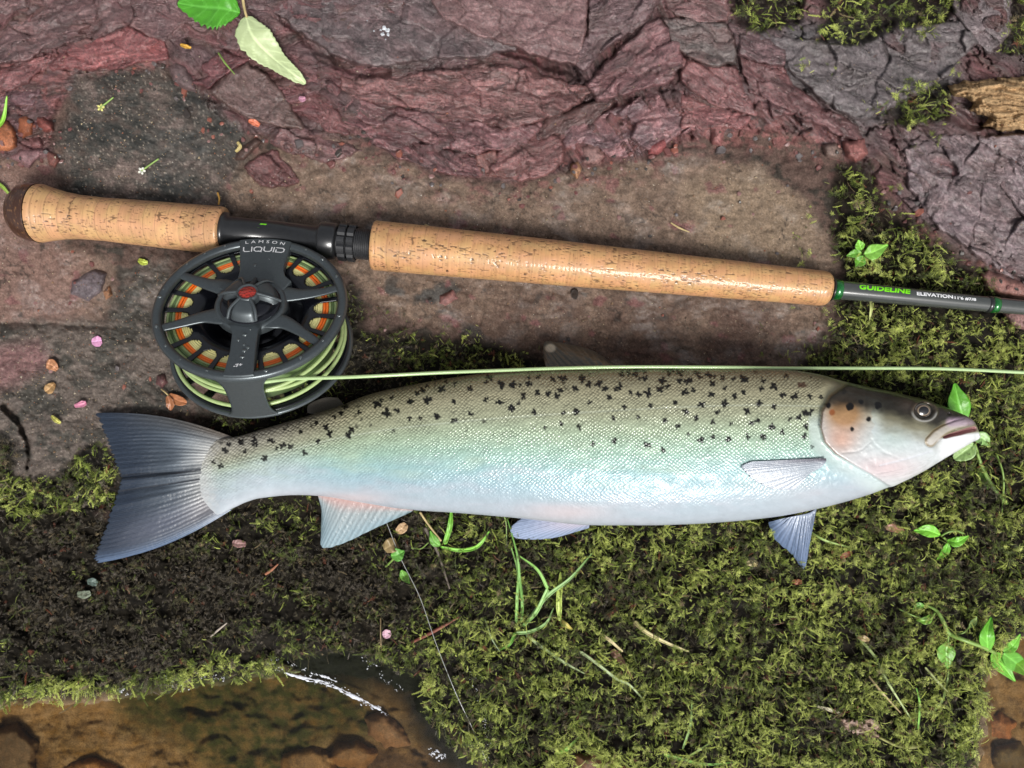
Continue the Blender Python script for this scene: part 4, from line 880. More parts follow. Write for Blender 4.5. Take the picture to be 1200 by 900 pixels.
# ------------------------------------------------------------------ the fish
TOPP = [(236, 521), (245, 517), (262, 514), (280, 511), (304, 504), (348, 491), (397, 476), (433, 462), (483, 451), (533, 442), (583, 436), (633, 433), (700, 431), (800, 430), (880, 431), (930, 434), (960, 439), (985, 446), (1010, 452), (1040, 458), (1065, 464), (1085, 469), (1100, 475), (1115, 481), (1126, 486), (1131.5, 490), (1134, 495), (1135.5, 501), (1137.5, 505), (1140.5, 507.5), (1143, 511)]
BOTP = [(236, 594), (245, 601), (255, 603), (270, 597), (290, 588), (304, 584), (348, 580), (374, 581), (420, 588), (480, 597), (540, 601), (600, 606), (700, 615), (760, 615), (800, 614), (850, 611), (900, 606), (950, 597), (1000, 584), (1040, 570), (1070, 556), (1100, 538), (1120, 526), (1132, 519), (1137.5, 516), (1139.5, 514.5), (1141.5, 513.2), (1143, 512)]
THK = [(236, 1.5), (246, 4.5), (262, 8.5), (280, 13), (300, 17), (360, 24), (430, 31), (520, 39), (640, 45), (760, 47), (880, 46), (960, 44), (1000, 42), (1050, 36), (1090, 28), (1120, 23), (1134, 18), (1139, 13), (1143, 5)]
def pchip(pts, x):
    p = np.asarray(pts, float); xs, ys = p[:, 0], p[:, 1]; d = np.diff(ys) / np.diff(xs)
    m = np.zeros(len(xs)); m[1:-1] = np.where(d[:-1] * d[1:] > 0, 2 * d[:-1] * d[1:] / (d[:-1] + d[1:] + 1e-12), 0); m[0] = d[0]; m[-1] = d[-1]
    i = np.clip(np.searchsorted(xs, x) - 1, 0, len(xs) - 2); h = xs[i + 1] - xs[i]; t = (x - xs[i]) / h
    return (2 * t ** 3 - 3 * t ** 2 + 1) * ys[i] + (t ** 3 - 2 * t ** 2 + t) * h * m[i] + (-2 * t ** 3 + 3 * t ** 2) * ys[i + 1] + (t ** 3 - t ** 2) * h * m[i + 1]
def smooth1(a, n):
    k = np.hanning(2 * n + 3)[1:-1]; k /= k.sum(); return np.convolve(np.pad(a, n, mode='edge'), k, 'valid')
uf = np.concatenate([np.arange(236, 1120, .95), np.arange(1120, 1143.01, .6)])
top_, bot_, thk_ = pchip(TOPP, uf), pchip(BOTP, uf), pchip(THK, uf)
zm_ = 9 - 6.5 * ss(268, 236, uf) + np.maximum(thk_, 13) * 1.0 + ss(980, 1140, uf) * 8          # height of the mid plane above the ground
def zmid(u): return np.interp(u, uf, zm_)
def fish_geo():
    nt_, nb = 230, 26
    ph = np.linspace(-np.pi / 2, np.pi / 2, nt_); ph2 = np.linspace(np.pi / 2, 3 * np.pi / 2, nb + 2)[1:-1]
    PH = np.concatenate([ph, ph2]); 
    t = np.sin(PH); zz = np.sign(np.cos(PH)) * np.abs(np.cos(PH)) ** .88
    c = (top_ + bot_) / 2; h = (bot_ - top_) / 2
    sq = ss(262, 236, uf)
    v = c[:, None] + h[:, None] * t[None]; u = np.repeat(uf[:, None], len(PH), 1); u = u - (16 * sq[:, None] * (1 - t[None] ** 2)) + sq[:, None] * (3.5 * fbm(t[None] * 5 + 0 * uf[:, None], 0 * uf[:, None] + .5, 3, 89) + 1.3 * np.sin(t[None] * 34)) * (1 - t[None] ** 2); zmv = np.repeat(zm_[:, None], len(PH), 1)
    k = (CH - zmv) / CH; x = (u - 600) * k; y = (450 - v) * k
    # flanks are fullest a bit above the middle, flatter towards the belly
    asym = 1 - .06 * t[None] 
    z = zmv + thk_[:, None] * zz[None] * np.where(zz[None] > 0, asym, .95)
    return x, y, z, t, zz
fx, fy, fz, ft_, fzz = fish_geo()
pu, pv = UV(fx, fy, fz)                       # where each point shows from above
upside = fzz[None] > -.02
EYE = (1081, 481.5)
def seg_d(u, v, a, b):
    ex, ey = b[0] - a[0], b[1] - a[1]; t = np.clip(((u - a[0]) * ex + (v - a[1]) * ey) / (ex * ex + ey * ey), 0, 1)
    return np.hypot(u - a[0] - ex * t, v - a[1] - ey * t)
def pl_d(u, v, pts):
    C = catmull(pts, 30); d = np.full(u.shape, 1e9)
    for a, b in zip(C[:-1], C[1:]): d = np.minimum(d, seg_d(u, v, a, b))
    return d
GILL = [(990, 452), (972, 464), (962, 482), (960, 500), (965, 518), (978, 532), (1000, 545), (1020, 556)]
# regions computed only on the head columns
hd = uf > 930; hu, hv = pu[hd], pv[hd]; dz = np.zeros(fz.shape); up_ = upside * 1.0
gillpoly = GILL + [(1050, 575), (1160, 600), (1160, 430), (1010, 430)]
gs = psd(gillpoly, hu, hv)
d = 3.2 * ss(-1.2, 1.4, gs) - 1.5 * ss(14, 0, np.abs(gs + 4)) * (gs < 0) + 1.0 * ss(14, 2, gs) * (gs > 0)
pre = pl_d(hu, hv, [(1012, 462), (1014, 490), (1018, 512), (1032, 528), (1055, 538)]); d -= .4 * ss(3, 0, pre)
sub = pl_d(hu, hv, [(985, 530), (1005, 528), (1018, 518)]); d -= .7 * ss(2.2, 0, sub)
for i in range(4):
    br = pl_d(hu, hv, [(1010 + 5 * i, 556 + 3 * i), (1040 + 3 * i, 552 + 4 * i), (1075, 543 + 4 * i), (1095 - 2 * i, 534 + 3 * i)]); d -= .55 * ss(1.6, 0, br)
# mouth: gap, upper jaw bone (maxilla), lips
gap = pl_d(hu, hv, [(1105, 512.5), (1113, 509.5), (1123, 507), (1131, 504.5), (1140, 502.5)])
gw = np.interp(hu, [1100, 1110, 1126, 1140], [.8, 2.6, 3.4, 3.6])
d -= 5 * ss(1, 0, gap / gw)
mx = pl_d(hu, hv, [(1128, 495), (1116, 498.5), (1105, 503.5), (1096, 510), (1088, 517)]); mw = np.interp(hu, [1080, 1092, 1110, 1132], [5, 6.5, 4.8, 4.5])
d += 1.3 * np.sqrt(np.clip(1 - (mx / mw) ** 2, 0, 1)) 
d -= .8 * ss(1.8, 0, np.abs(mx - mw - .5)) * (hu < 1118)
ch = pl_d(hu, hv, [(1030, 545), (1062, 537), (1090, 528)]); d -= .4 * ss(3, 0, ch)
ed = np.hypot((hu - EYE[0]) / 12.6, (hv - EYE[1]) / 10.4); d += 1.4 * ss(1.5, 1.05, ed) - 3.5 * ss(1.05, .85, ed)
nos = np.hypot((hu - 1110) / 2.2, (hv - 485) / 1.5); d -= 1.6 * ss(1.3, .6, nos)
d += .5 * fbm(hu / 9, hv / 7, 3, 77)
dz[hd] += d * up_ * np.clip(fzz[None] * 2.2, 0, 1)
# body: lateral line groove, slight muscle waves
LAT = [(270, 545), (330, 530), (400, 513), (483, 500), (600, 489), (733, 480.5), (800, 477), (880, 475), (962, 476)]
latv = pchip(LAT, pu); dl = pv - latv; bodym = ss(975, 955, pu) * upside
dz += bodym * (-.25 * ss(1.6, 0, np.abs(dl)) + .5 * fbm(pu / 60, pv / 22, 3, 78) + .12 * fbm(pu / 8, pv / 6, 2, 79))
fz2 = fz + dz
top_v, bot_v = pchip(TOPP, pu), pchip(BOTP, pu)
wv_ = np.clip((pv - top_v) / (bot_v - top_v), 0, 1)
# ---- pigment
stops = [0, .06, .16, .30, .42, .55, .68, .80, .90, 1.0]
cols = np.array([(.17, .15, .095), (.27, .245, .155), (.35, .33, .215), (.35, .37, .25), (.335, .425, .30), (.30, .45, .37), (.265, .42, .44), (.285, .40, .455), (.325, .39, .44), (.35, .39, .44)])
fc = np.stack([np.interp(wv_, stops, cols[:, i]) for i in range(3)], -1)
tailz = ss(420, 280, pu)
fc = mixc(fc, (.44, .48, .52), tailz * ss(.25, .6, wv_) * .7)
fc = mixc(fc, (.36, .35, .33), tailz * ss(.5, .1, wv_) * .6)
n_a = fbm(pu / 70, pv / 18, 4, 80); n_b = fbm(pu / 14, pv / 9, 3, 81)
fc = mixc(fc, (.42, .50, .36), np.clip(n_a * 1.4, 0, 1) * .5 * ss(.25, .45, wv_) * ss(.9, .6, wv_))
fc = mixc(fc, (.44, .42, .47), np.clip(-n_a * 1.6, 0, 1) * .45 * ss(.5, .75, wv_))
fc = fc * (1 + .10 * n_b[..., None])
fc = mixc(fc, (.62, .44, .42), (np.exp(-(((pu - 410) / 45) ** 2 + ((pv - 584) / 7) ** 2)) + np.exp(-(((pu - 665) / 50) ** 2 + ((pv - 600) / 10) ** 2)) + .4 * np.exp(-(((pu - 930) / 60) ** 2 + ((pv - 572) / 16) ** 2))) * .38)
fc = mixc(fc, (.60, .66, .56), ss(1.3, .3, np.abs(dl)) * .3 * bodym); fc = mixc(fc, (.16, .17, .11), ss(1.6, .4, np.abs(dl + 2)) * .25 * bodym)
fc = mixc(fc, (.50, .50, .49), ss(262, 236, pu + 10 * fbm(pu / 5, pv / 4, 2, 85)) * .7)
# head pigment
HC = np.zeros(hu.shape + (3,)) + (.50, .54, .555)
tv = pchip(TOPP, hu); below = hv - tv
HC = mixc(HC, (.54, .42, .43), np.exp(-(((hu - 1035) / 40) ** 2 + ((hv - 548) / 14) ** 2)) * .8)
HC = mixc(HC, (.40, .42, .30), ss(54, 26, below) * .75)
HC = mixc(HC, (.42, .51, .49), np.exp(-(((hu - 1045) / 26) ** 2 + ((hv - 512) / 16) ** 2)) * .8)
HC = mixc(HC, (.36, .21, .10), np.clip(1.3 * np.exp(-(((hu - 988) / 26) ** 2 + ((hv - 484) / 24) ** 2)), 0, 1) * (hu < 1022 + 4 * pn(hv / 9, hu / 30, 4)))
HC = mixc(HC, (.52, .30, .22), np.exp(-(((hu - 984) / 18) ** 2 + ((hv - 515) / 16) ** 2)) * .8)
HC = mixc(HC, (.17, .15, .085), ss(60, 32, below + 7 * fbm(hu / 20, hv / 12, 3, 84)) * ss(1020, 1040, hu) * .85)
HC = mixc(HC, (.012, .010, .008), np.clip(ss(38, 20, below + 5 * fbm(hu / 16, hv / 10, 3, 82) - 8 * ss(1000, 960, hu)), 0, 1) * np.clip(ss(1112, 1096, hu) + ss(495, 488, hv), 0, 1) * .95)
HC = mixc(HC, (.06, .045, .035), np.exp(-(((hu - 1065) / 12) ** 2 + ((hv - 474) / 9) ** 2)) * .9)
HC = mixc(HC, (.030, .026, .024), ss(1090, 1100, hu) * ss(17, 9, below) * ss(1132, 1122, hu) * ss(496, 489, hv))
HC = mixc(HC, (.16, .07, .04), ss(1.6, .2, np.abs(gs - .2)) * .8 * ss(470, 480, hv) * ss(548, 530, hv))
HC = mixc(HC, (.20, .14, .06), ss(2.6, .4, np.abs(mx - mw + .8)) * ss(1118, 1100, hu) * .8 * (hv < 525))
HC = mixc(HC, (.56, .52, .48), ss(mw, mw * .5, mx) * .6)
HC = mixc(HC, (.46, .34, .44), ss(8, 2, seg_d(hu, hv, (1112, 495), (1136, 493))) * .7)
HC = mixc(HC, (.66, .68, .70), ss(1092, 1106, hu) * ss(-1, 3, hv - np.interp(hu, [1100, 1113, 1123, 1131, 1143], [513, 511, 509, 507.5, 506])))
HC = mixc(HC, (.30, .13, .14), ss(1.1, .6, gap / gw) * .85); HC = mixc(HC, (.16, .06, .06), ss(.6, .1, gap / gw) * ss(1132, 1112, hu) * .6)
HC = mixc(HC, (.13, .10, .07), ss(1.35, 1.1, ed) * .5 * (ed > .9)); HC = mixc(HC, (.30, .30, .28), ss(1.3, 1.15, ed) * ss(.9, 1.05, ed) * ss(480, 486, hv) * .8)
HC = mixc(HC, (.55, .57, .62), ss(1.8, .3, ch) * .5)
HC = HC * (1 + .10 * fbm(hu / 7, hv / 6, 3, 83))[..., None]
hm = ss(-1.0, 1.0, gs); fc[hd] = lerp(fc[hd], HC, hm[..., None])
fc = mixc(fc, (.60, .64, .66), (ss(40, 18, np.hypot((pu - 965) / 1.0, (pv - 545) / .9)) * (1 - (pu > 930) * 0)) * .0)
# plain skin behind the gill cover
sk = np.zeros(fz.shape); sk[hd] = ss(-26, -6, gs) * (gs < 0) * ss(478, 500, hv); fc = mixc(fc, (.50, .58, .57), sk * .7)
SP = []
for (a, b) in [(12,530),(62,548),(125,522),(158,552),(197,543),(103,598),(35,610),(25,630),(182,617),(240,570),(278,568),(243,512),(303,505),(335,566),(398,578),(352,468),(397,512),(455,555),(500,583),(453,463),(508,503),(507,445),(563,452),(603,450),(657,447),(641,492),(555,513),(598,533),(677,548),(690,483),(727,483),(760,493),(743,433),(785,430),(783,550),(825,547),(772,590),(717,604),(837,600),(822,468),(870,453),(908,450),(845,430),(873,515),(940,495),(995,530),(978,460),(983,415),(1035,413),(1070,428),(1047,487),(1017,480),(1080,480),(1087,525),(1120,470),(1147,458),(1173,515),(1130,438),(1187,440),(1190,410),(1155,402),(1043,565),(1138,578),(1185,598),(957,570),(885,660),(960,650),(1075,665),(1130,680),(285,470),(175,498),(690,428),(520,428)]:
    SP.append((400 + a / 3, 300 + b / 3, 2.6 if b < 560 else 2.1))
for (a, b) in [(20,437),(62,425),(95,418),(215,430),(7,480),(38,473),(102,488),(147,465),(183,492),(215,482),(277,467),(320,457),(352,490),(393,495),(447,493),(487,495),(67,523),(12,547),(145,520),(122,550),(47,570),(105,583),(225,545),(268,517),(320,530),(170,590),(243,587),(263,578),(313,600),(375,573),(410,567),(433,553),(450,547),(433,600),(350,620),(285,635),(230,635),(20,625),(65,645),(105,637),(455,670),(427,633),(160,643)]:
    SP.append((800 + a / 3, 300 + b / 3, 2.6 if b < 560 else 2.1))
for (a, b) in [(790,685),(860,685),(960,652),(1000,607),(1020,668),(1055,620),(1110,585),(1120,650),(1160,625),(1175,565),(900,660),(930,713),(750,725),(845,655),(705,690),(775,740),(1070,690),(1145,600)]:
    SP.append((a / 3, 300 + b / 3, 2.2))
rs = random.Random(15)
for _ in range(60):
    u_ = rs.uniform(255, 960); SP.append((u_, float(pchip(TOPP, np.array([u_]))[0]) + abs(rs.gauss(0, 1)) * 13 + 3, rs.uniform(1.2, 2.1)))
rs = random.Random(5); ink = np.zeros(fz.shape)
for (su, sv, r) in SP:
    c0 = np.searchsorted(pu[:, 115], su - 14); c1 = np.searchsorted(pu[:, 115], su + 14)
    A_, B_ = pu[c0:c1], pv[c0:c1]; d = np.full(A_.shape, 9.0)
    nn = rs.choice((2, 2, 3)); a0 = rs.random() * 6.28; r = r * rs.uniform(.7, 1.4)
    for i in range(nn):
        aa = a0 + i * math.pi / nn + rs.uniform(-.4, .4); l = r * rs.uniform(.75, 1.45); ox, oy = rs.uniform(-.8, .8), rs.uniform(-.8, .8)
        d = np.minimum(d, seg_d(A_, B_, (su + ox - l * math.cos(aa), sv + oy - l * math.sin(aa)), (su + ox + l * math.cos(aa) * .8, sv + oy + l * math.sin(aa) * .8)))
    wd = 1.0 * r / 2.4; ink[c0:c1] = np.maximum(ink[c0:c1], ss(wd + .8, wd - .2, d + .9 * pn(A_ / 2.2, B_ / 2.2, 5)) * (1 if r > 1.6 else .75))
sfade = 1.06 - .1 * ss(500, 530, pv)
for (su, sv, r, dark) in [(969, 475, 3.0, 1), (994.5, 476.5, 4.6, 1), (1007.5, 470.5, 2.8, 1), (1027.5, 475, 4.2, 1), (1016.5, 491, 2.8, 1), (997, 502.5, 2.5, 1), (988, 459, 3, .6)]:
    d = np.hypot(pu - su, (pv - sv)) + .8 * pn(pu / 4, pv / 4, 6); ink = np.maximum(ink, ss(r + .7, r - .7, d) * dark)
ink = ink * sfade * upside
fc = mixc(fc, (.003, .003, .004), np.clip(ink, 0, 1) * .98)
fc = mixc(fc, (.22, .06, .015), ss(4.5, 2.6, np.hypot(pu - 973.5, pv - 483)) * .85)
fc = mixc(fc, (.07, .03, .018), ss(1, .4, np.hypot((pu - 940.5) / 7, (pv - 451) / 5) + .6 * pn(pu / 5, pv / 5, 9)) * .9)
scale_amt = bodym * ss(975, 950, pu) * (1 - sk) ; scale_amt = np.where(upside, scale_amt, 0)
lowfade = lerp(1.0, .12, ss(.74, .95, wv_)) * lerp(1, .5, ss(.45, .7, wv_)) 
# scale lattice coordinates: rows slant across the flank, finer to the tail
sx_ = pu / 5.2 + .9 * fbm(pu / 60, pv / 30, 2, 86) + (pu < 420) * (420 - pu) / 5.2 * .12; sy_ = (pv - latv) / 4.3 + .7 * fbm(pu / 50, pv / 26, 2, 87)
lat = np.stack([sx_ + sy_, sx_ - sy_, 0 * sx_], -1)
def fish_mat():
    m, nt, b = new_mat('fish_skin'); L = nt.links
    a = N(nt, 'Attribute', attribute_name='col'); s = N(nt, 'Attribute', attribute_name='scale_amt'); q_ = N(nt, 'Attribute', attribute_name='lat'); bk = N(nt, 'Attribute', attribute_name='backness')
    half = N(nt, 'VectorMath', operation='SCALE'); half.inputs['Scale'].default_value = 1.0; L.new(q_.outputs['Vector'], half.inputs[0])
    vo = N(nt, 'TexVoronoi', Scale=1.0, Randomness=.38, voronoi_dimensions='2D'); L.new(half.outputs[0], vo.inputs['Vector'])
    # pigment sits between the scales on the back
    mr = N(nt, 'MapRange'); [mr.inputs[i].__setattr__('default_value', x) for i, x in ((1, .15), (2, .62), (3, 1.16), (4, .66))]; L.new(vo.outputs['Distance'], mr.inputs[0])
    w = N(nt, 'Math', operation='MULTIPLY'); L.new(s.outputs['Fac'], w.inputs[0]); L.new(bk.outputs['Fac'], w.inputs[1])
    mixn = N(nt, 'Mix', data_type='FLOAT'); L.new(w.outputs[0], mixn.inputs['Factor']); mixn.inputs['A'].default_value = 1; L.new(mr.outputs[0], mixn.inputs['B'])
    vs_ = N(nt, 'VectorMath', operation='SCALE'); L.new(a.outputs['Color'], vs_.inputs[0]); L.new(mixn.outputs[0], vs_.inputs['Scale']); 
    # each scale a little different
    cr = N(nt, 'MapRange'); [cr.inputs[i].__setattr__('default_value', x) for i, x in ((1, 0), (2, 1), (3, .86), (4, 1.14))]; L.new(vo.outputs['Color'], cr.inputs[0])
    m2 = N(nt, 'Mix', data_type='FLOAT'); L.new(s.outputs['Fac'], m2.inputs['Factor']); m2.inputs['A'].default_value = 1; L.new(cr.outputs[0], m2.inputs['B'])
    v2 = N(nt, 'VectorMath', operation='SCALE'); L.new(vs_.outputs[0], v2.inputs[0]); L.new(m2.outputs[0], v2.inputs['Scale']); L.new(v2.outputs[0], b.inputs['Base Color'])
    hgt = N(nt, 'Math', operation='MULTIPLY'); inv = N(nt, 'Math', operation='SUBTRACT'); inv.inputs[0].default_value = 1; L.new(vo.outputs['Distance'], inv.inputs[1]); L.new(inv.outputs[0], hgt.inputs[0]); L.new(s.outputs['Fac'], hgt.inputs[1])
    bp = N(nt, 'Bump', Strength=.6, Distance=.0010); L.new(hgt.outputs[0], bp.inputs['Height'])
    tc = N(nt, 'TexCoord'); nz = N(nt, 'TexNoise', Scale=330.0, Detail=5.0); L.new(tc.outputs['Object'], nz.inputs['Vector'])
    b3 = N(nt, 'Bump', Strength=.12, Distance=.003); L.new(nz.outputs[0], b3.inputs['Height']); L.new(bp.outputs[0], b3.inputs['Normal'])
    L.new(b3.outputs[0], b.inputs['Normal']); L.new(b3.outputs[0], b.inputs['Coat Normal'])
    b.inputs['Metallic'].default_value = .06; b.inputs['Roughness'].default_value = .30; b.inputs['Coat Weight'].default_value = .25; b.inputs['Coat Roughness'].default_value = .06
    b.inputs['Specular IOR Level'].default_value = .3
    return m
FISHM = fish_mat()
fish = thing('trout', 'fresh silver sea trout with black cross-shaped spots lying on its side on the moss', 'fish', 700, 530, 0)
nf, mf = fz2.shape
V = np.stack([fx, fy, fz2], -1).reshape(-1, 3); F = gridF(nf, mf, wrap=True)
V = np.vstack([V, [fx[0].mean(), fy[0].mean(), fz[0].mean()], [fx[-1].mean(), fy[-1].mean(), fz[-1].mean()]])
j = np.arange(mf); caps = np.concatenate([np.stack([np.full(mf, nf * mf), j, (j + 1) % mf, (j + 1) % mf], -1)])
def padn(a): a = a.reshape(nf * mf, -1); return np.vstack([a, a[:1], a[-1:]])
body = mesh_np('body', V, F, FISHM, attrs={'col': ('FLOAT_COLOR', padn(np.clip(fc, .005, .95))), 'scale_amt': ('FLOAT', padn(scale_amt * lowfade * np.clip(.75 + .9 * fbm(pu / 26, pv / 14, 3, 88), .25, 1.15)).ravel()),
      'lat': ('FLOAT_VECTOR', padn(lat)), 'backness': ('FLOAT', padn(ss(.70, .25, wv_)).ravel())})
under(body, fish)
# eye
def dome(name, u, v, z, ru, rv, h, mat, parent, n=24, k=40, power=1.0, colf=None):
    r = np.linspace(0, 1, n); a = np.linspace(0, 2 * np.pi, k, endpoint=False); R, A = np.meshgrid(r, a, indexing='ij')
    c0 = np.array(P(u, v, z)); kk = (CH - z) / CH
    V = np.stack([c0[0] + ru * kk * R * np.cos(A), c0[1] + rv * kk * R * np.sin(A), z + h * np.sqrt(np.clip(1 - R ** 2, 0, 1)) * power], -1)
    at = {}
    if colf: at['col'] = ('FLOAT_COLOR', colf(R, A).reshape(-1, 3))
    o = mesh_np(name, V.reshape(-1, 3), gridF(n, k, wrap=True), mat, attrs=at)
    return under(o, parent)
ih = np.argmin(np.hypot(pu - EYE[0], pv - EYE[1]) + 1e3 * ~upside); ez = fz2.ravel()[ih]
def eyec(R, A):
    c = np.zeros(R.shape + (3,)) + (.13, .10, .075); c = mixc(c, (.06, .04, .03), ss(.66, .80, R)); c = mixc(c, (.30, .23, .14), ss(.07, 0, np.abs(R - .68)) * .8)
    c = mixc(c, (.30, .30, .29), ss(.86, .98, R)); c = c * (1 + .25 * fbm(A * 4, R * 6, 2, 5))[..., None]
    return mixc(c, (.004, .004, .006), ss(.62, .56, R))
EYM = attr_mat('eye_skin', rough=.15, coat=1.0)
dome('eye', EYE[0], EYE[1] - .5, ez + .6, 9.8, 8.2, 3.6, EYM, fish, colf=eyec)

def fan(name, base, tip, mat, parent, colf, bow=None, fold=None, n=90, m=60, rays=22, amp=.8, thick=1.4, curve=0, wave=0, seed=0, jag=0):
    """a fin: rays run from the base line to the tip line, both given as (u,v,z)"""
    B = catmull(base, n); T = catmull(tip, n); s = np.linspace(0, 1, n); r = np.linspace(0, 1, m); Sg, Rg = np.meshgrid(s, r, indexing='ij')
    if jag: T = B + (T - B) * (1 + jag * np.abs(np.sin(s * rays * np.pi)) ** .5 - jag + .4 * jag * fbm(s * 30, s * 0, 2, seed))[:, None]
    U = B[:, None] + (T - B)[:, None] * Rg[..., None]
    if bow: U[..., 1] += bow(Sg) * np.sin(Rg * np.pi) ** .9
    Sw = Sg + .012 * fbm(Sg * 7, Rg * 1.2, 2, seed + 1); Sr = Sw
    z = U[..., 2] + curve * np.sin(Rg * np.pi) + amp * (.7 + .6 * pn(Sg * 13, Rg * 2, seed)) * np.cos(Sr * rays * 2 * np.pi) * ss(0, .2, Rg) * (1 - .5 * Rg) + amp * .4 * np.cos(Sr * rays * 6 * np.pi) * ss(.35, .8, Rg) + wave * fbm(Sg * 3, Rg * 2, 3, seed) + (fold(Sg, Rg) if fold else 0)
    k = (CH - z) / CH; V = np.stack([(U[..., 0] - 600) * k, (450 - U[..., 1]) * k, z], -1)
    c = colf(Sg, Rg, U[..., 0], U[..., 1])
    # solid: second sheet beneath
    tk = thick * (1 - .6 * Rg) * (.5 + .5 * np.minimum(1, np.minimum(Sg, 1 - Sg) * 8)); Vb = V.copy(); Vb[..., 2] -= tk
    nn = n * m; A = gridF(n, m); ring = [(i, j) for i in range(n) for j in (0,)] 
    F = [A[:, ::-1], A + nn]
    idx = lambda i, j: i * m + j
    bl = [idx(i, 0) for i in range(n)] + [idx(n - 1, j) for j in range(1, m)] + [idx(i, m - 1) for i in range(n - 2, -1, -1)] + [idx(0, j) for j in range(m - 2, 0, -1)]
    bl = np.array(bl); nx = np.roll(bl, -1); F.append(np.stack([bl, nx, nx + nn, bl + nn], -1))
    o = mesh_np(name, np.vstack([V.reshape(-1, 3), Vb.reshape(-1, 3)]), np.vstack(F), mat, attrs={'col': ('FLOAT_COLOR', np.vstack([c.reshape(-1, 3)] * 2))})
    return under(o, parent)
FINM = attr_mat('fin_membrane', rough=.32, coat=.35, bump=.35, bscale=500, bdist=.0015)
def tailc(s, r, u, v):
    ray = .5 + .5 * np.cos(s * 34 * 2 * np.pi)
    c = np.zeros(s.shape + (3,)) + (.15, .165, .18)
    c = mixc(c, (.85, .85, .82), ss(.50, .02, r + .12 * fbm(s * 14, r * 1.5, 2, 3)) * (.35 + .65 * ray) * (.75 + .9 * pn(s * 23, r * .8, 7)).clip(0, 1.2))
    c = mixc(c, (.042, .058, .085), ss(.40, .92, r + .08 * fbm(s * 9, r * 3, 2, 4)))
    c = mixc(c, (.16, .12, .085), ss(.16, .0, s) * ss(1.0, .2, r) * .8)
    c = mixc(c, (.28, .36, .50), ss(.84, 1.0, s) * .8)
    c = mixc(c, (.30, .28, .32), np.exp(-((s - .80) / .10) ** 2) * ss(1.1, .5, r) * .6)
    f1 = ss(.016, .002, np.abs(s - .44 - .012 * np.sin(r * 5))) + ss(.013, .002, np.abs(s - .555 + .01 * r)); c = mixc(c, (.012, .016, .025), np.clip(f1, 0, 1) * .75)
    c = c * (.90 + .20 * ray)[..., None] * (np.array([.36, .42, .50]) + (np.array([.62, .62, .62]) - np.array([.36, .42, .50])) * ss(.45, .0, r)[..., None]); return np.clip(c, .005, 1)
tb_ = [(272, 512, 19), (262, 518, 20), (254, 527, 21), (248, 537, 22), (245, 549, 22), (244, 560, 22), (246, 573, 22), (252, 585, 21), (260, 596, 20), (272, 597, 17)]
tt_ = [(112, 483, 10), (122, 508, 12), (129, 525, 13), (136, 545, 15), (141, 560, 15), (137, 578, 14), (128, 604, 12), (119, 630, 10), (111, 650, 9), (113, 661, 8)]
def tailfin():
    # edges of the lobes are curved: bend the outer rays
    base, tip = np.array(tb_, float), np.array(tt_, float)
    return fan('tail_fin', base, tip, FINM, fish, tailc, fold=lambda s, r: (3.2 * np.exp(-((s - .50 + .03 * r) / .028) ** 2) - 1.6 * np.exp(-((s - .44) / .014) ** 2) - 1.6 * np.exp(-((s - .56 + .01 * r) / .014) ** 2) + 1.8 * np.exp(-((s - .62) / .02) ** 2) + 1.2 * np.exp(-((s - .37) / .025) ** 2)) * ss(.1, .5, r), bow=lambda s: -9 * ss(.5, 0, s) + 10 * ss(.5, 1, s), n=320, m=90, rays=34, amp=.32, thick=3.0, curve=3, wave=2.5, seed=6, jag=.035)
tf = tailfin()
def bend_outer(o, top_pts, bot_pts):
    pass
def finc(c0, c1, c2=None, tipc=None):
    def f(s, r, u, v):
        ray = .5 + .5 * np.cos(s * 20 * 2 * np.pi); c = np.zeros(s.shape + (3,)) + np.asarray(c0, float)
        c = mixc(c, c1, ss(.15, .9, r)); c = c * (.82 + .36 * ray)[..., None]
        if c2 is not None: c = mixc(c, c2, ss(.35, 0, r) * .8)
        if tipc is not None: c = mixc(c, tipc, ss(.8, 1, s) * .6)
        return np.clip(c, .005, 1)
    return f
fan('anal_fin', [(372, 578, 24), (400, 582, 26), (440, 588, 28), (484, 598, 30)], [(377, 598, 12), (376, 625, 9), (378, 642, 8), (402, 637, 10), (440, 619, 18), (482, 600, 24)], FINM, fish, finc((.27, .31, .32), (.20, .28, .32), (.50, .28, .25)), n=120, m=50, rays=11, amp=.22, curve=2, seed=2, jag=.02)
fan('pelvic_fin', [(700, 592, 46), (697, 600, 42), (692, 610, 36)], [(640, 590, 28), (606, 611, 18), (598, 622, 14), (606, 631, 13), (645, 631, 14), (690, 619, 26)], FINM, fish, finc((.38, .34, .40), (.26, .32, .46), (.54, .31, .29)), n=100, m=60, rays=9, amp=.25, curve=4, seed=3, jag=.01)
fan('dorsal_fin', [(722, 430, 44), (700, 434, 44), (668, 436, 42), (642, 438, 40)], [(716, 424, 30), (690, 409, 22), (645, 400, 18), (637, 404, 18), (637, 420, 26)], FINM, fish,
    lambda s, r, u, v: np.clip(mixc(finc((.075, .07, .05), (.05, .05, .042))(s, r, u, v), (.42, .38, .30), ss(8, 4, np.hypot((u - 645), (v - 408) * 1.3))), .005, 1), n=100, m=50, rays=10, amp=.6, curve=2, seed=4)
fan('adipose_fin', [(404, 476, 32), (392, 480, 32), (376, 486, 32)], [(396, 466, 24), (380, 466, 20), (362, 474, 18), (360, 484, 22)], FINM, fish, finc((.10, .095, .08), (.14, .13, .11)), n=40, m=24, rays=1, amp=.1, thick=4)
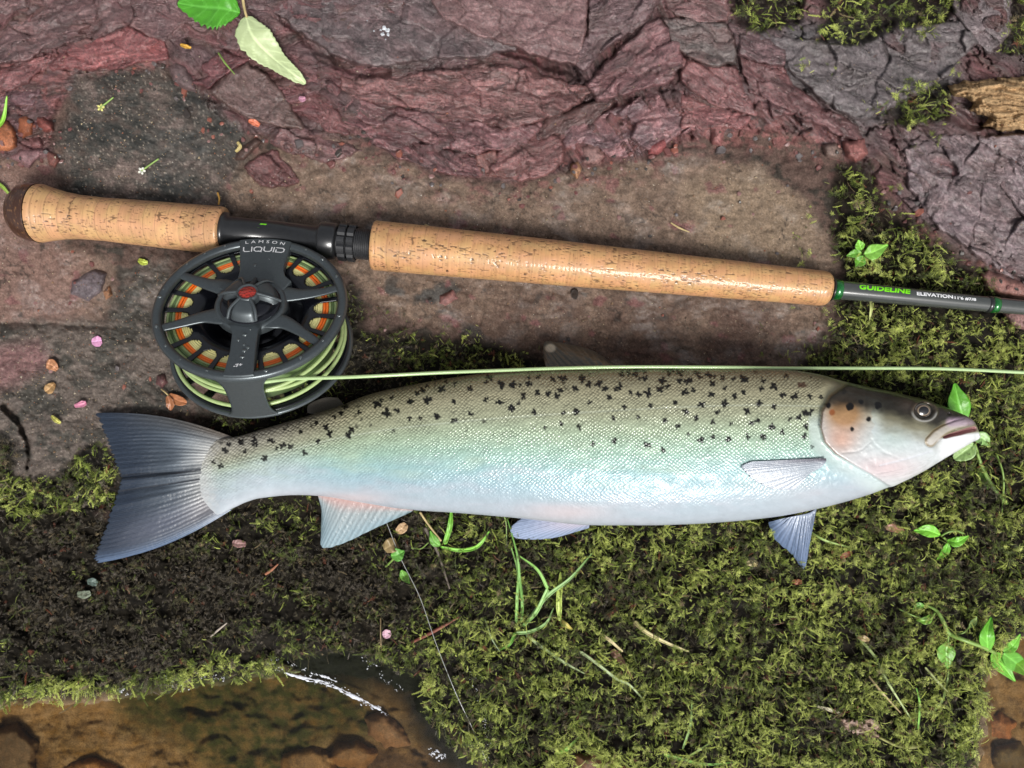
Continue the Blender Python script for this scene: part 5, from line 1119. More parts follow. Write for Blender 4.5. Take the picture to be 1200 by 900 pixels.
# pectoral fin lying on the flank: follow the body height
def bodyz(u, v):
    i = np.argmin(np.hypot(pu[::2, ::2] - u, pv[::2, ::2] - v) + 1e3 * ~np.broadcast_to(upside, pu.shape)[::2, ::2]); return fz2[::2, ::2].ravel()[i]
def onb(p, dz=2.0): return (p[0], p[1], bodyz(*p) + dz)
fan('pectoral_fin', [onb((968, 537), 4), onb((968, 541), 5), onb((962, 548), 4.5), onb((950, 554), 3)], [onb((880, 541)), onb((869, 546)), onb((872, 552)), onb((884, 563)), onb((905, 573)), onb((932, 574), 2)], FINM, fish,
    lambda s, r, u, v: mixc(mixc(finc((.28, .32, .37), (.34, .38, .44))(s, r, u, v), (.19, .18, .22), ss(.55, .0, s) * ss(1.0, .1, r) * .9), (.10, .08, .10), ss(.2, 0, r) * ss(.4, 0, s)), n=100, m=60, rays=12, amp=.25, thick=1.5, seed=8, jag=.03)
fan('pectoral_fin', [(957, 596, 40), (948, 601, 36), (935, 604, 32), (920, 607, 30)], [(950, 632, 20), (944, 664, 10), (938, 664, 10), (928, 650, 10), (908, 632, 12), (900, 612, 18)], FINM, fish,
    finc((.19, .24, .34), (.12, .17, .28), (.32, .37, .47)), n=110, m=60, rays=12, amp=.9, curve=5, seed=9, jag=.03)
# ------------------------------------------------------------------ moss
def sprig_mesh(name, seed, L, nb, bl, bw, ang, mat, curl=.5, stem=.35):
    rs = random.Random(seed); V = []; F = []; TIP = {}
    n = nb + 2; pts = []; a = 0; x = y = z = 0.0; c = rs.uniform(-curl, curl) / n
    for i in range(n):
        pts.append((x, y, z)); a += c + rs.uniform(-.08, .08); st = L / n; x += st * math.cos(a); y += st * math.sin(a); z += st * (.35 - .8 * i / n) * rs.uniform(.4, 1.2)
    for i, (px, py, pz) in enumerate(pts):
        w = stem * (1 - .6 * i / n); V += [(px, py - w, pz), (px, py + w, pz), (px, py, pz + w)]
        if i: b = 3 * (i - 1); c2 = 3 * i; F += [(b, c2, c2 + 2, b + 2), (b + 2, c2 + 2, c2 + 1, b + 1)]
    for i in range(1, n):
        px, py, pz = pts[i]; f = i / n; da = math.atan2(pts[i][1] - pts[i - 1][1], pts[i][0] - pts[i - 1][0])
        for sg in ((-1, 1) if i < n - 1 else (-1, 0, 1)):
            if rs.random() < .1: continue
            l = bl * (math.sin(min(1, f * 1.5 + .25) * 1.6)) * (1.15 - .75 * f) * rs.uniform(.65, 1.25); aa = da + sg * ang * rs.uniform(.7, 1.2); w = bw * rs.uniform(.8, 1.2)
            ca, sa = math.cos(aa), math.sin(aa); el = rs.uniform(-.15, .6); b = len(V)
            V += [(px, py, pz), (px + .45 * l * ca - w * sa, py + .45 * l * sa + w * ca, pz + .45 * l * el), (px + .5 * l * ca, py + .5 * l * sa, pz + .5 * l * el + w * .8),
                  (px + .45 * l * ca + w * sa, py + .45 * l * sa - w * ca, pz + .45 * l * el), (px + l * ca, py + l * sa, pz + l * el * .7)]
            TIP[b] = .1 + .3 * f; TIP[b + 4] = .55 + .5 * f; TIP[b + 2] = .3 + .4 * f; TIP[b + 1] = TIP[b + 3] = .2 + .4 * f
            F += [(b, b + 2, b + 1), (b, b + 3, b + 2), (b + 1, b + 2, b + 4), (b + 2, b + 3, b + 4)]
    me = bpy.data.meshes.new(name); me.from_pydata([(p[0] * S, p[1] * S, p[2] * S) for p in V], [], F); me.materials.append(mat)
    at = me.attributes.new('tip', 'FLOAT', 'POINT'); at.data.foreach_set('value', [min(1, TIP[i] if i in TIP else .25 + .5 * V[i][0] / L) for i in range(len(V))])
    return bpy.data.objects.new(name, me)
def star_mesh(name, seed, R, H, whorls, nl, bw, mat, lean=.5):
    """upright leafy shoot: whorls of short pointed leaves that shrink to a bright tip"""
    rs = random.Random(seed); V = []; F = []; TP = []
    for w in range(whorls):
        f = w / max(1, whorls - 1); z0 = H * f; ox = lean * H * f * f; rr = R * (1 - .62 * f)
        for k in range(nl):
            a = k * 2 * math.pi / nl + w * .7 + rs.uniform(-.35, .35); l = rr * rs.uniform(.6, 1.25); ca, sa = math.cos(a), math.sin(a); up = l * rs.uniform(.1, .75); b = len(V); ww = bw * (1 - .3 * f)
            V += [(ox, 0, z0), (ox + .5 * l * ca - ww * sa, .5 * l * sa + ww * ca, z0 + up * .65), (ox + .5 * l * ca, .5 * l * sa, z0 + up * .65 + ww * .5), (ox + .5 * l * ca + ww * sa, .5 * l * sa - ww * ca, z0 + up * .65), (ox + l * ca, l * sa, z0 + up * .8)]
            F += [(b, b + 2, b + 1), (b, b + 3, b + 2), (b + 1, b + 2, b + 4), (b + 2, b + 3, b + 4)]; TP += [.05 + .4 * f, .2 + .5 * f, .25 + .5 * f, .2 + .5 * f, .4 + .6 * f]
    me = bpy.data.meshes.new(name); me.from_pydata([(p[0] * S, p[1] * S, p[2] * S) for p in V], [], F); me.materials.append(mat)
    at = me.attributes.new('tip', 'FLOAT', 'POINT'); at.data.foreach_set('value', TP); return bpy.data.objects.new(name, me)
def moss_mat():
    m, nt, b = new_mat('moss'); L = nt.links
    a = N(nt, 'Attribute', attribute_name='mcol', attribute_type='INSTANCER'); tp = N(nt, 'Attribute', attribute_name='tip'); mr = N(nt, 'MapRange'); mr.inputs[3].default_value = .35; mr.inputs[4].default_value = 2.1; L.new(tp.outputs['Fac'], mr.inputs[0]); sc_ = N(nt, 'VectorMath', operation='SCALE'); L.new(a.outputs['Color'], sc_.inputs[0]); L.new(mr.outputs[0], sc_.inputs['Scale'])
    L.new(sc_.outputs[0], b.inputs['Base Color'])
    b.inputs['Roughness'].default_value = .38; b.inputs['Specular IOR Level'].default_value = .45
    tr = N(nt, 'BsdfTranslucent'); L.new(sc_.outputs[0], tr.inputs[0]); mx = N(nt, 'MixShader'); mx.inputs[0].default_value = .22
    L.new(b.outputs[0], mx.inputs[1]); L.new(tr.outputs[0], mx.inputs[2]); L.new(mx.outputs[0], nt.nodes['Material Output'].inputs[0]); return m
MOSS = moss_mat()
def scatter(name, protos, pos, rot, scl, idx, colr, label):
    me = bpy.data.meshes.new(name); me.vertices.add(len(pos)); me.vertices.foreach_set('co', (np.asarray(pos, np.float32) * S).ravel())
    for an, ty, arr, key in (('rot', 'FLOAT_VECTOR', rot, 'vector'), ('scl', 'FLOAT', scl, 'value'), ('idx', 'INT', idx, 'value'), ('mcol', 'FLOAT_VECTOR', colr, 'vector')):
        at = me.attributes.new(an, ty, 'POINT'); at.data.foreach_set(key, np.asarray(arr, np.int32 if ty == 'INT' else np.float32).ravel())
    o = bpy.data.objects.new(name, me); COL.objects.link(o); me.materials.append(MOSS)
    cl = bpy.data.collections.new(name + '_shapes')
    for p in protos: cl.objects.link(p)
    ng = bpy.data.node_groups.new(name, 'GeometryNodeTree'); ng.interface.new_socket('Geometry', in_out='INPUT', socket_type='NodeSocketGeometry'); ng.interface.new_socket('Geometry', in_out='OUTPUT', socket_type='NodeSocketGeometry')
    nn = ng.nodes; L = ng.links; gi = nn.new('NodeGroupInput'); go = nn.new('NodeGroupOutput'); mp = nn.new('GeometryNodeMeshToPoints'); ip = nn.new('GeometryNodeInstanceOnPoints'); ci = nn.new('GeometryNodeCollectionInfo')
    ci.inputs['Collection'].default_value = cl; ci.inputs['Separate Children'].default_value = True; ci.inputs['Reset Children'].default_value = True; ip.inputs['Pick Instance'].default_value = True
    def na(nm, ty):
        x = nn.new('GeometryNodeInputNamedAttribute'); x.data_type = ty; x.inputs[0].default_value = nm; return [s for s in x.outputs if s.enabled and s.name == 'Attribute'][0]
    er = nn.new('FunctionNodeEulerToRotation'); L.new(na('rot', 'FLOAT_VECTOR'), er.inputs[0])
    L.new(gi.outputs[0], mp.inputs['Mesh']); L.new(mp.outputs[0], ip.inputs['Points']); L.new(ci.outputs[0], ip.inputs['Instance']); L.new(na('idx', 'INT'), ip.inputs['Instance Index'])
    L.new(er.outputs[0], ip.inputs['Rotation']); L.new(na('scl', 'FLOAT'), ip.inputs['Scale']); L.new(ip.outputs[0], go.inputs[0])
    md = o.modifiers.new('scatter', 'NODES'); md.node_group = ng
    return tag(o, label, kind='stuff')
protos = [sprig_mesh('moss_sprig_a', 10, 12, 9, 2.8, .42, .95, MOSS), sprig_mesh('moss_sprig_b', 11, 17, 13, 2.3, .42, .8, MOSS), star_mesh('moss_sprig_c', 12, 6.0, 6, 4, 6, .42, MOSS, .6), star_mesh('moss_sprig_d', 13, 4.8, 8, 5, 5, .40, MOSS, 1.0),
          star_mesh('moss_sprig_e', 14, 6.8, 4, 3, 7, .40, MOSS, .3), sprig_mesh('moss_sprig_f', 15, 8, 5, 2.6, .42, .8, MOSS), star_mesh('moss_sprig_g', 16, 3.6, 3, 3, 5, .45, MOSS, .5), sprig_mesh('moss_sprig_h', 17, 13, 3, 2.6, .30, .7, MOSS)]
rg = np.random.default_rng(21)
nc = 700000; cu_ = rg.uniform(-150, 1350, nc); cv_ = rg.uniform(-110, 1010, nc); Mm = masks(cu_, cv_)
right = ss(430, 620, cu_ + .25 * (cv_ - 600)); top = Mm['mosst'] * (cv_ < 320)
clump = fbm(cu_ / 26, cv_ / 22, 3, 90); big = fbm(cu_ / 90, cv_ / 70, 3, 91)
edge_ = ss(30, 4, Mm['land']) * (cv_ > 740)
holes = ss(.02, .26, -clump + .3 * big)
dens = np.maximum.reduce([Mm['mossr'] * .95, Mm['mossb'] * .95, Mm['mossm'] * .8, Mm['greenl'], top * .5]) * (1 - .8 * holes)
dens *= 1 - .45 * (cv_ < 300) * ss(1070, 1040, cu_); dens *= ss(-14, 3, Mm['land']) * (1 - .97 * Mm['notch'] * (cu_ < 495))
# sparse runners over the bare rock around the patches
dens = np.maximum(dens, .25 * mask([(380, 330), (560, 390), (660, 440), (420, 520), (240, 520), (400, 440)], cu_, cv_, 12) * ss(.05, .3, clump))
dens = np.maximum(dens, .35 * ss(.2, .4, clump) * np.maximum.reduce([mask([(880, 330), (990, 200), (1040, 180), (1060, 260), (960, 430), (900, 430)], cu_, cv_, 14), .5 * mask([(860, 20), (1140, 0), (1120, 80), (1040, 160), (960, 100)], cu_, cv_, 14), mask([(1020, 100), (1110, 90), (1120, 150), (1080, 190), (1040, 160)], cu_, cv_, 10)]))
outl = np.array(TOPP[::1] + BOTP[::-1]); fishsd = psd(outl, cu_, cv_)
rodv = 248 + .098 * (cu_ - 38); roddist = np.abs(cv_ - rodv - 3)
dens *= (fishsd < 9) & ~((roddist < 9)) & ~((fishsd > 0) & (cv_ < 500))
tailp = psd([(113, 484), (240, 514), (300, 505), (300, 585), (250, 604), (115, 660), (140, 562)], cu_, cv_); dens *= tailp < 8
keep = rg.random(nc) < dens * .40; cu_, cv_, right, top, clump, big, edge_ = [a[keep] for a in (cu_, cv_, right, top, clump, big, edge_)]; Mk = {k: v[keep] for k, v in Mm.items()}; fishsd = fishsd[keep]; tailp = tailp[keep]; roddist = roddist[keep]
n_ = len(cu_); lift = rg.random(n_) ** 1.3
near = np.maximum(ss(-16, 0, fishsd), ss(-14, 0, tailp)); near = near * (1 - .75 * (cv_ > 560) * (cu_ > 330)); near = np.maximum(near, ss(30, 16, roddist) * (cu_ > 900))
zz_ = gz(cu_, cv_) + lift * (15 * (1 - .85 * near)) * (.35 + .65 * right + .5 * top).clip(0, 1) + .8
green = (.34 + .10 * ss(420, 250, cu_) * ss(-.1, .2, clump) + .55 * right + .40 * Mk['greenl'] - .12 * top + .32 * edge_ + .25 * Mk['mossm']) + .75 * clump + 1.0 * big + .75 * (lift - .5) + rg.normal(0, .26, n_)
green -= .16 * ss(780, 560, cu_) * (1 - edge_) * (1 - Mk['greenl']); green -= .35 * ss(300, 150, cu_) * (1 - Mk['greenl']) * (1 - edge_); green -= .14 * ss(640, 760, cu_) * ss(900, 700, cu_)
green = green.clip(0, 1.25)
gstop = [0, .25, .42, .6, .8, 1.0, 1.25]
gcol = np.array([(.070, .058, .040), (.080, .068, .036), (.066, .062, .024), (.062, .082, .018), (.105, .140, .026), (.19, .245, .042), (.42, .47, .12)])
mcol = np.stack([np.interp(green, gstop, gcol[:, i]) for i in range(3)], -1) * rg.uniform(.7, 1.3, n_)[:, None]
odd = rg.random(n_); lb = (odd > .93) & (right < .4); mcol[lb] = np.array([.15, .125, .10]) * rg.uniform(.5, 1.2, lb.sum())[:, None]; mcol[odd < .05] = np.array([.26, .20, .11]) * rg.uniform(.4, 1.1, (odd < .05).sum())[:, None]; mcol[(odd > .05) & (odd < .07)] = (.16, .055, .03)
flow = fbm(cu_ / 60, cv_ / 60, 2, 93) * 5 + 5.0
idx = rg.choice(8, n_, p=[.22, .17, .16, .15, .12, .08, .06, .04])
yaw = flow + rg.normal(0, 1.1, n_); pit = np.where((idx >= 2) & (idx <= 4) | (idx == 6), rg.normal(0, .45, n_), -np.abs(rg.normal(.4, .45, n_))) * (1 - .7 * near) + .15; rol = rg.normal(0, .6, n_)
scl = (.36 + .55 * rg.random(n_) ** 1.5) * (.85 + .2 * right + .3 * Mk['greenl'] + .3 * edge_ + .25 * top); scl *= 1 - .35 * near
dk = (rg.random(n_) < .75 * (1 - right) * (green < .4)); idx[dk] = rg.integers(4, 8, dk.sum())
posm = np.stack([*P(cu_, cv_, zz_)[:2], zz_], -1)
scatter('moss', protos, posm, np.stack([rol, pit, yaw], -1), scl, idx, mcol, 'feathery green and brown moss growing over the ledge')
print('moss sprigs', n_)
# ------------------------------------------------------------------ leaves, grass, petals, twigs
LEAFM = attr_mat('leaf_blade', rough=.42, coat=.08, bump=.3, bscale=900, bdist=.0006)
STEMM = simple('green_stem', (.20, .32, .07), rough=.4, var=.2)
STRAW = simple('straw', (.46, .36, .17), rough=.55, var=.25)
def leaf(pts, hw, col, mat=None, parent=None, name='leaf', fold=.25, wave=1.0, seed=0, serr=0, nser=14, vein=1.3, n=56, m=17, col2=None, lat=6, asym=1.0, thick=.7, torn=0, lift=None):
    """blade along the midrib pts (u,v,height above ground); hw = half widths from base to tip"""
    p = np.asarray(pts, float).copy(); p[:, 2] += gz(p[:, 0], p[:, 1]); C = catmull(p, n); s = np.linspace(0, 1, n)
    T = np.gradient(C[:, :2], axis=0); T /= np.linalg.norm(T, axis=1)[:, None] + 1e-9; Nn = np.stack([-T[:, 1], T[:, 0]], -1)
    w = np.interp(s, np.linspace(0, 1, len(hw)), hw); k_ = np.hanning(7); w = np.convolve(np.pad(w, 3, mode='edge'), k_ / k_.sum(), 'valid'); w[0] *= .3; w[-1] *= .15
    t = np.linspace(-1, 1, m); Sg, Tg = np.meshgrid(s, t, indexing='ij'); W = np.repeat(w[:, None], m, 1); W = np.where(Tg < 0, W * asym, W)
    if serr: W = W * (1 + serr * (2 * np.abs((Sg * nser) % 1 - .5) - .5) * np.abs(Tg) ** 3)
    if torn: W = W * (1 - torn * np.clip(fbm(Sg * 9, Tg * 0, 3, seed + 4), 0, 1) * (Tg > 0))
    shift = .12 * np.abs(Tg) * W      # laterals lean forward
    U = C[:, None, 0] + Nn[:, None, 0] * W * Tg + T[:, None, 0] * shift; Vv = C[:, None, 1] + Nn[:, None, 1] * W * Tg + T[:, None, 1] * shift
    f = Sg * lat + .0 - np.abs(Tg) * .9; fv = np.abs(f - np.round(f)); vn = ss(.10, .0, fv) * (np.abs(Tg) < .92) * (lat > 0); mv = ss(vein / np.maximum(W, 1), 0, np.abs(Tg))
    z = C[:, None, 2] + fold * W * np.abs(Tg) + wave * fbm(Sg * 4, Tg * 1.5, 3, seed) - .35 * vn - .6 * mv + .5 * np.cos(f * 2 * np.pi) * (lat > 0) * .6 * np.abs(Tg)
    k = (CH - z) / CH; V = np.stack([(U - 600) * k, (450 - Vv) * k, z], -1).reshape(-1, 3)
    c = np.zeros(Sg.shape + (3,)) + np.asarray(col, float)
    c = mixc(c, col2 if col2 is not None else np.asarray(col) * .72, np.clip(.4 + 1.5 * fbm(Sg * 5, Tg * 2, 3, seed + 2), 0, 1) * .7)
    c = mixc(c, np.clip(np.asarray(col) * 1.5 + .04, 0, .8), np.clip(mv * .8 + vn * .5, 0, 1))
    nn = n * m; A = gridF(n, m); Vb = V.copy(); Vb[:, 2] -= thick; ix = lambda i, j: i * m + j
    bl = np.array([ix(i, 0) for i in range(n)] + [ix(n - 1, j) for j in range(1, m)] + [ix(i, m - 1) for i in range(n - 2, -1, -1)] + [ix(0, j) for j in range(m - 2, 0, -1)]); nx = np.roll(bl, -1)
    F = np.vstack([A[:, ::-1], A + nn, np.stack([bl, nx, nx + nn, bl + nn], -1)])
    o = mesh_np(name, np.vstack([V, Vb]), F, mat or LEAFM, attrs={'col': ('FLOAT_COLOR', np.vstack([c.reshape(-1, 3)] * 2))})
    if parent: under(o, parent)
    return o
def stem(pts, r, mat=STEMM, parent=None, name='stem', n=24, k=7):
    p = [(a, b, c + float(gz(a, b))) for a, b, c in pts]; return tube_obj(name, p, r, mat, parent, n=n, k=k)
GB = (.11, .30, .025); GP = (.22, .35, .11)
OV = [2, 7, 10, 10, 8, 4, 1]
def ov(w): return [w * x / 10 for x in OV]
LN = [3, 8, 10, 9, 6.5, 3.5, .8]
def ln(w): return [w * x / 10 for x in LN]
# top left pair of leaves on one stalk
o = leaf([(281, 15, 12), (262, 10, 16), (238, 8, 15), (208, 4, 8)], [3, 18, 23, 24, 20, 12, 3], (.07, .30, .02), serr=.22, nser=11, wave=2.5, seed=3, lat=5, fold=.12)
tag(o, 'dark glossy green toothed leaf cut by the top edge of the frame', 'leaf', 'leaves fallen on the slate')
lp = thing('torn_leaf', 'pale underside of a torn toothed leaf with its stalk on the slate', 'leaf', 300, 50, 0, 'leaves fallen on the slate')
leaf([(288, 19, 14), (296, 42, 16), (318, 66, 15), (340, 84, 13), (358, 98, 10)], [6, 18, 21, 17, 11.5, 9, 7, 2], (.42, .50, .27), parent=lp, name='blade', serr=.10, nser=18, wave=2.2, seed=8, lat=7, col2=(.36, .44, .22), fold=.05, torn=.35, thick=1, vein=1.6)
stem([(284, -6, 14), (286, 8, 14), (289, 20, 15)], [1.8, 1.4], STRAW, lp, 'stalk')
o = stem([(256, 62, 12), (264, 74, 13), (275, 87, 11)], [1.0, 1.2, .5], STEMM, None, 'grass_stalk'); tag(o, 'short green grass stem lying between the slates below the toothed leaves', 'grass blade')
# pieces of grass at the left edge
o = leaf([(-4, 150, 6), (4, 138, 10), (8, 112, 12)], [2.4, 2.6, .6], (.22, .50, .04), name='grass_stalk', n=20, m=5, lat=0); tag(o, 'bright green grass blade above the orange stone at the left edge', 'grass blade')
o = leaf([(-6, 212, 4), (4, 220, 5), (13, 231, 4)], [2, 2.2, .6], (.20, .30, .04), name='grass_stalk', n=20, m=5, lat=0); tag(o, 'short grass blade touching the butt cap of the rod', 'grass blade')
def plant(label, u, v, leaves, stems, cat='seedling', name='seedling'):
    t = thing(name, label, cat, u, v, float(gz(u, v)))
    for s_ in stems: stem(*s_, parent=t) if len(s_) == 2 else stem(s_[0], s_[1], s_[2], t)
    for i, (pts, hw, c) in enumerate(leaves): leaf(pts, hw, c, parent=t, seed=int(u) + i, wave=.9, n=36, m=13, lat=4)
    return t
plant('small seedling with four round bright leaves above the rod blank', 1012, 300,
      [([(1010, 296, 18), (1002, 297, 18), (992, 300, 16)], ov(5), GB), ([(1012, 300, 18), (1008, 306, 16), (1003, 313, 14)], ov(7), GB), ([(1013, 298, 20), (1024, 295, 22), (1041, 287, 18)], ov(9), (.20, .45, .06)), ([(1010, 293, 20), (1008, 288, 22), (1006, 281, 20)], ov(6), (.18, .46, .04))],
      [([(1012, 300, 4), (1012, 297, 18)], [1.4, 1.2]), ([(1014, 300, 16), (1022, 305, 14), (1028, 312, 6)], [1.2, 1])])
plant('single large oval green leaf standing above the snout of the fish', 1124, 475,
      [([(1131, 494, 16), (1124, 474, 22), (1119, 449, 18)], ov(13.5), (.10, .34, .02))], [([(1131, 494, 14), (1134, 500, 4)], [1.4, 1.2])])
plant('seedling with pale leaves and a thick stem just below the fish snout', 1140, 530,
      [([(1142, 520, 14), (1132, 528, 15), (1118, 538, 12)], [4, 10, 12, 12, 10, 7, 2], GP), ([(1142, 516, 14), (1152, 514, 16), (1160, 524, 12)], ov(8), (.24, .42, .13)), ([(1146, 552, 9), (1152, 560, 9), (1158, 574, 6)], ov(5), (.16, .34, .05))],
      [([(1142, 520, 14), (1150, 545, 10), (1163, 570, 8), (1180, 590, 3)], [1.6, 2.4, 2.0]), ([(1168, 532, 12), (1176, 560, 10), (1174, 600, 4)], [1, 1.2]), ([(1160, 572, 6), (1150, 558, 8)], [1, 1])])
plant('small seedling with three narrow bright leaves to the right of the lower chest fin', 1108, 632,
      [([(1102, 627, 15), (1088, 622, 18), (1071, 622, 14)], ov(7.5), (.17, .48, .03)), ([(1110, 634, 15), (1122, 635, 17), (1136, 628, 14)], ov(6), (.16, .45, .03)), ([(1111, 636, 15), (1108, 646, 13), (1098, 656, 9)], ov(5), (.15, .44, .03))],
      [([(1103, 628, 15), (1110, 624, 16), (1120, 622, 15), (1129, 625, 12)], [1.1, 1.1]), ([(1106, 630, 15), (1110, 634, 6)], [1.3, 1.3])])
plant('trailing plant with pointed leaves hanging over the water at the right', 1110, 735,
      [([(1158, 763, 20), (1157, 744, 26), (1162, 723, 24)], ln(9.5), (.12, .40, .02)), ([(1176, 764, 20), (1187, 757, 22), (1196, 743, 22)], ln(7), (.17, .45, .05)), ([(1163, 765, 20), (1175, 780, 20), (1190, 799, 14)], ln(10), (.14, .42, .03)),
       ([(1176, 766, 22), (1192, 778, 22), (1210, 795, 16)], ln(11), (.12, .38, .04)), ([(1111, 752, 12), (1109, 766, 12), (1111, 784, 8)], ov(11), (.15, .36, .04)), ([(1092, 720, 12), (1086, 727, 11), (1074, 727, 8)], ov(5), (.18, .38, .04)),
       ([(1136, 735, 11), (1141, 730, 12), (1145, 723, 11)], ov(4), GP), ([(1084, 710, 10), (1076, 710, 10), (1070, 715, 8)], ov(4), (.12, .30, .04))],
      [([(1084, 708, 8), (1098, 716, 12), (1106, 730, 13), (1112, 742, 14), (1130, 750, 16), (1152, 758, 19), (1166, 765, 20)], [1.6, 2.6, 2.4]), ([(1054, 714, 6), (1072, 722, 9), (1088, 726, 12), (1096, 718, 12)], [.8, 1.2]), ([(1111, 744, 14), (1111, 756, 12)], [1.4, 1]), ([(1112, 743, 12), (1128, 742, 12), (1138, 732, 11)], [1, .9])])
plant('little plant with a green leaf and dead leaflets under the belly by the anal fin', 466, 645,
      [([(458, 652, 10), (466, 650, 13), (474, 646, 11)], ov(8), (.12, .34, .05)), ([(470, 668, 8), (474, 676, 9), (480, 684, 6)], ov(5), (.13, .32, .04))],
      [([(452, 664, 4), (460, 656, 9), (464, 650, 11)], [1.2, 1.4])])
plant('grass tuft with a folded green leaf just under the belly of the fish', 515, 635,
      [([(516, 640, 10), (509, 634, 13), (504, 622, 12)], ov(5.5), (.11, .30, .03)), ([(521, 638, 10), (527, 618, 13), (529, 600, 10)], [2.6, 3.2, 3.0, 1.5], (.16, .40, .04)), ([(516, 641, 10), (540, 645, 13), (560, 640, 13), (574, 622, 11)], [1.2, 2.2, 2.4, 2.0, .7], (.20, .46, .05))],
      [([(492, 600, 12), (503, 616, 12), (517, 634, 10)], [1.4, 1.2], STRAW), ([(482, 642, 6), (493, 643, 9), (502, 636, 8)], [.8, .7])], cat='grass', name='grass_tuft')
def gb(pts, hw, c, label, parent=None):
    o = leaf(pts, hw, c, name='blade' if parent else 'grass_stalk', n=40, m=5, lat=0, wave=.5, fold=.5, thick=.4, vein=.5, parent=parent)
    return o if parent else tag(o, label, 'grass blade')
t = thing('grass_tuft', 'tuft of long thin grass blades fanning out below the middle of the fish', 'grass', 611, 730, float(gz(611, 730)))
for pts, hw, c in [([(605, 730, 3), (606, 700, 14), (607, 670, 18), (598, 638, 14)], [1.8, 1.8, 1.5, .5], (.22, .42, .10)), ([(611, 730, 3), (612, 705, 14), (609, 680, 17), (606, 650, 18), (594, 606, 12)], [1.6, 1.8, 1.5, .5], (.16, .34, .07)),
    ([(612, 734, 4), (628, 718, 14), (642, 690, 20)], [1.6, 2.4, 2.2], (.24, .44, .12)), ([(642, 690, 20), (630, 668, 18), (608, 651, 12)], [2.0, 1.8, .7], (.24, .46, .10)), ([(614, 734, 4), (640, 700, 15), (668, 678, 17), (696, 646, 12)], [1.8, 2.5, 1.8, .5], (.25, .42, .14)),
    ([(604, 742, 4), (622, 740, 10), (640, 730, 14), (649, 712, 12)], [2, 2, 1.6, .5], (.24, .40, .13)), ([(604, 742, 4), (597, 755, 9), (586, 762, 7)], [2.2, 2.0, .6], (.16, .38, .05))]: gb(pts, hw, c, '', t)
gb([(656, 728, 8), (655, 705, 15), (657, 670, 12)], [1.5, 3.6, 3.4, 1], (.36, .46, .07), 'yellow-green blade standing right of the long grass tuft')
gb([(656, 724, 8), (663, 732, 9), (671, 738, 6)], [1, 3, 1], (.50, .42, .10), 'small yellow leaf tip at the foot of the yellow-green blade')
gb([(743, 728, 8), (756, 740, 12), (778, 752, 12), (808, 764, 8)], [2.4, 2.4, 2.0, .8], (.50, .44, .20), 'thick pale straw blade below the middle of the belly')
gb([(701, 741, 8), (714, 750, 11), (730, 764, 8)], [1.2, 2.0, 1.2], (.50, .42, .22), 'short pale straw left of the thick straw blade')
gb([(679, 763, 8), (700, 778, 11), (722, 795, 11), (738, 803, 10), (756, 822, 5)], [1.8, 1.6, 1.4, .8], (.34, .42, .20), 'long pale green straw slanting down below the short straw')
gb([(616, 744, 5), (640, 762, 10), (664, 778, 9), (686, 790, 6)], [1.5, 1.8, 1.4, .6], (.34, .42, .20), 'pale thin blade running from the grass tuft to the lower right')
gb([(568, 725, 6), (576, 748, 9), (586, 764, 7)], [.7, .8, .4], (.26, .34, .20), 'very thin grey-green blade left of the grass tuft')
gb([(1003, 744, 6), (1024, 768, 10), (1042, 802, 9), (1070, 846, 5)], [1.6, 1.6, 1.4, .7], (.34, .42, .16), 'long green straw slanting down in the right of the moss')
gb([(1018, 792, 6), (1034, 812, 9), (1056, 836, 5)], [1, 1.4, .7], (.40, .32, .16), 'dry bent straw beside the long green straw')
gb([(800, 878, 5), (809, 850, 10), (811, 820, 9)], [1.2, 1.6, .5], (.22, .36, .10), 'upright thin blade near the bottom edge of the moss')
gb([(778, 884, 5), (800, 890, 9), (830, 896, 9), (866, 893, 6)], [1.8, 1.8, 1.4, .5], (.20, .44, .06), 'bright green blade lying along the bottom edge')
gb([(798, 892, 5), (818, 880, 9), (836, 868, 6)], [1.2, 1.3, .5], (.26, .36, .08), 'short blade crossing the bright green one at the bottom edge')
gb([(650, 884, 5), (664, 878, 9), (680, 862, 7)], [1.6, 2.4, .8], (.20, .42, .06), 'short bright blade above the brown stone at the bottom edge')
gb([(1076, 855, 5), (1078, 826, 10), (1074, 806, 8)], [1, 1.4, .5], (.20, .46, .05), 'upright bright blade at the lower right of the moss')
gb([(1084, 782, 6), (1100, 800, 11), (1112, 812, 7)], [1.2, 1.4, .6], (.42, .46, .20), 'pale curled straw under the hanging oval leaf')
gb([(1090, 838, 5), (1104, 822, 10), (1110, 800, 8), (1112, 786, 8)], [1.2, 1.4, 1.2, .5], (.30, .42, .14), 'curved green blade right of the upright bright blade')
gb([(944, 619, 8), (966, 633, 12), (998, 642, 8)], [1, 1.3, .7], (.30, .42, .12), 'thin green runner reaching right from the lower chest fin')
gb([(1020, 352, 8), (1021, 362, 12), (1019, 376, 8)], [.8, 1.8, 1.6, .6], (.46, .50, .18), 'pale little blade hanging just under the rod blank')
gb([(988, 838, 5), (973, 832, 9), (958, 828, 6)], [1.8, 2.2, 1], (.62, .55, .38), 'short white straw left of the crumpled dead leaf')
gb([(562, 590, 8), (590, 604, 9), (594, 640, 6)], [.7, .8, .5], (.20, .30, .08), 'hair-thin blade hanging from the belly above the grass tuft')
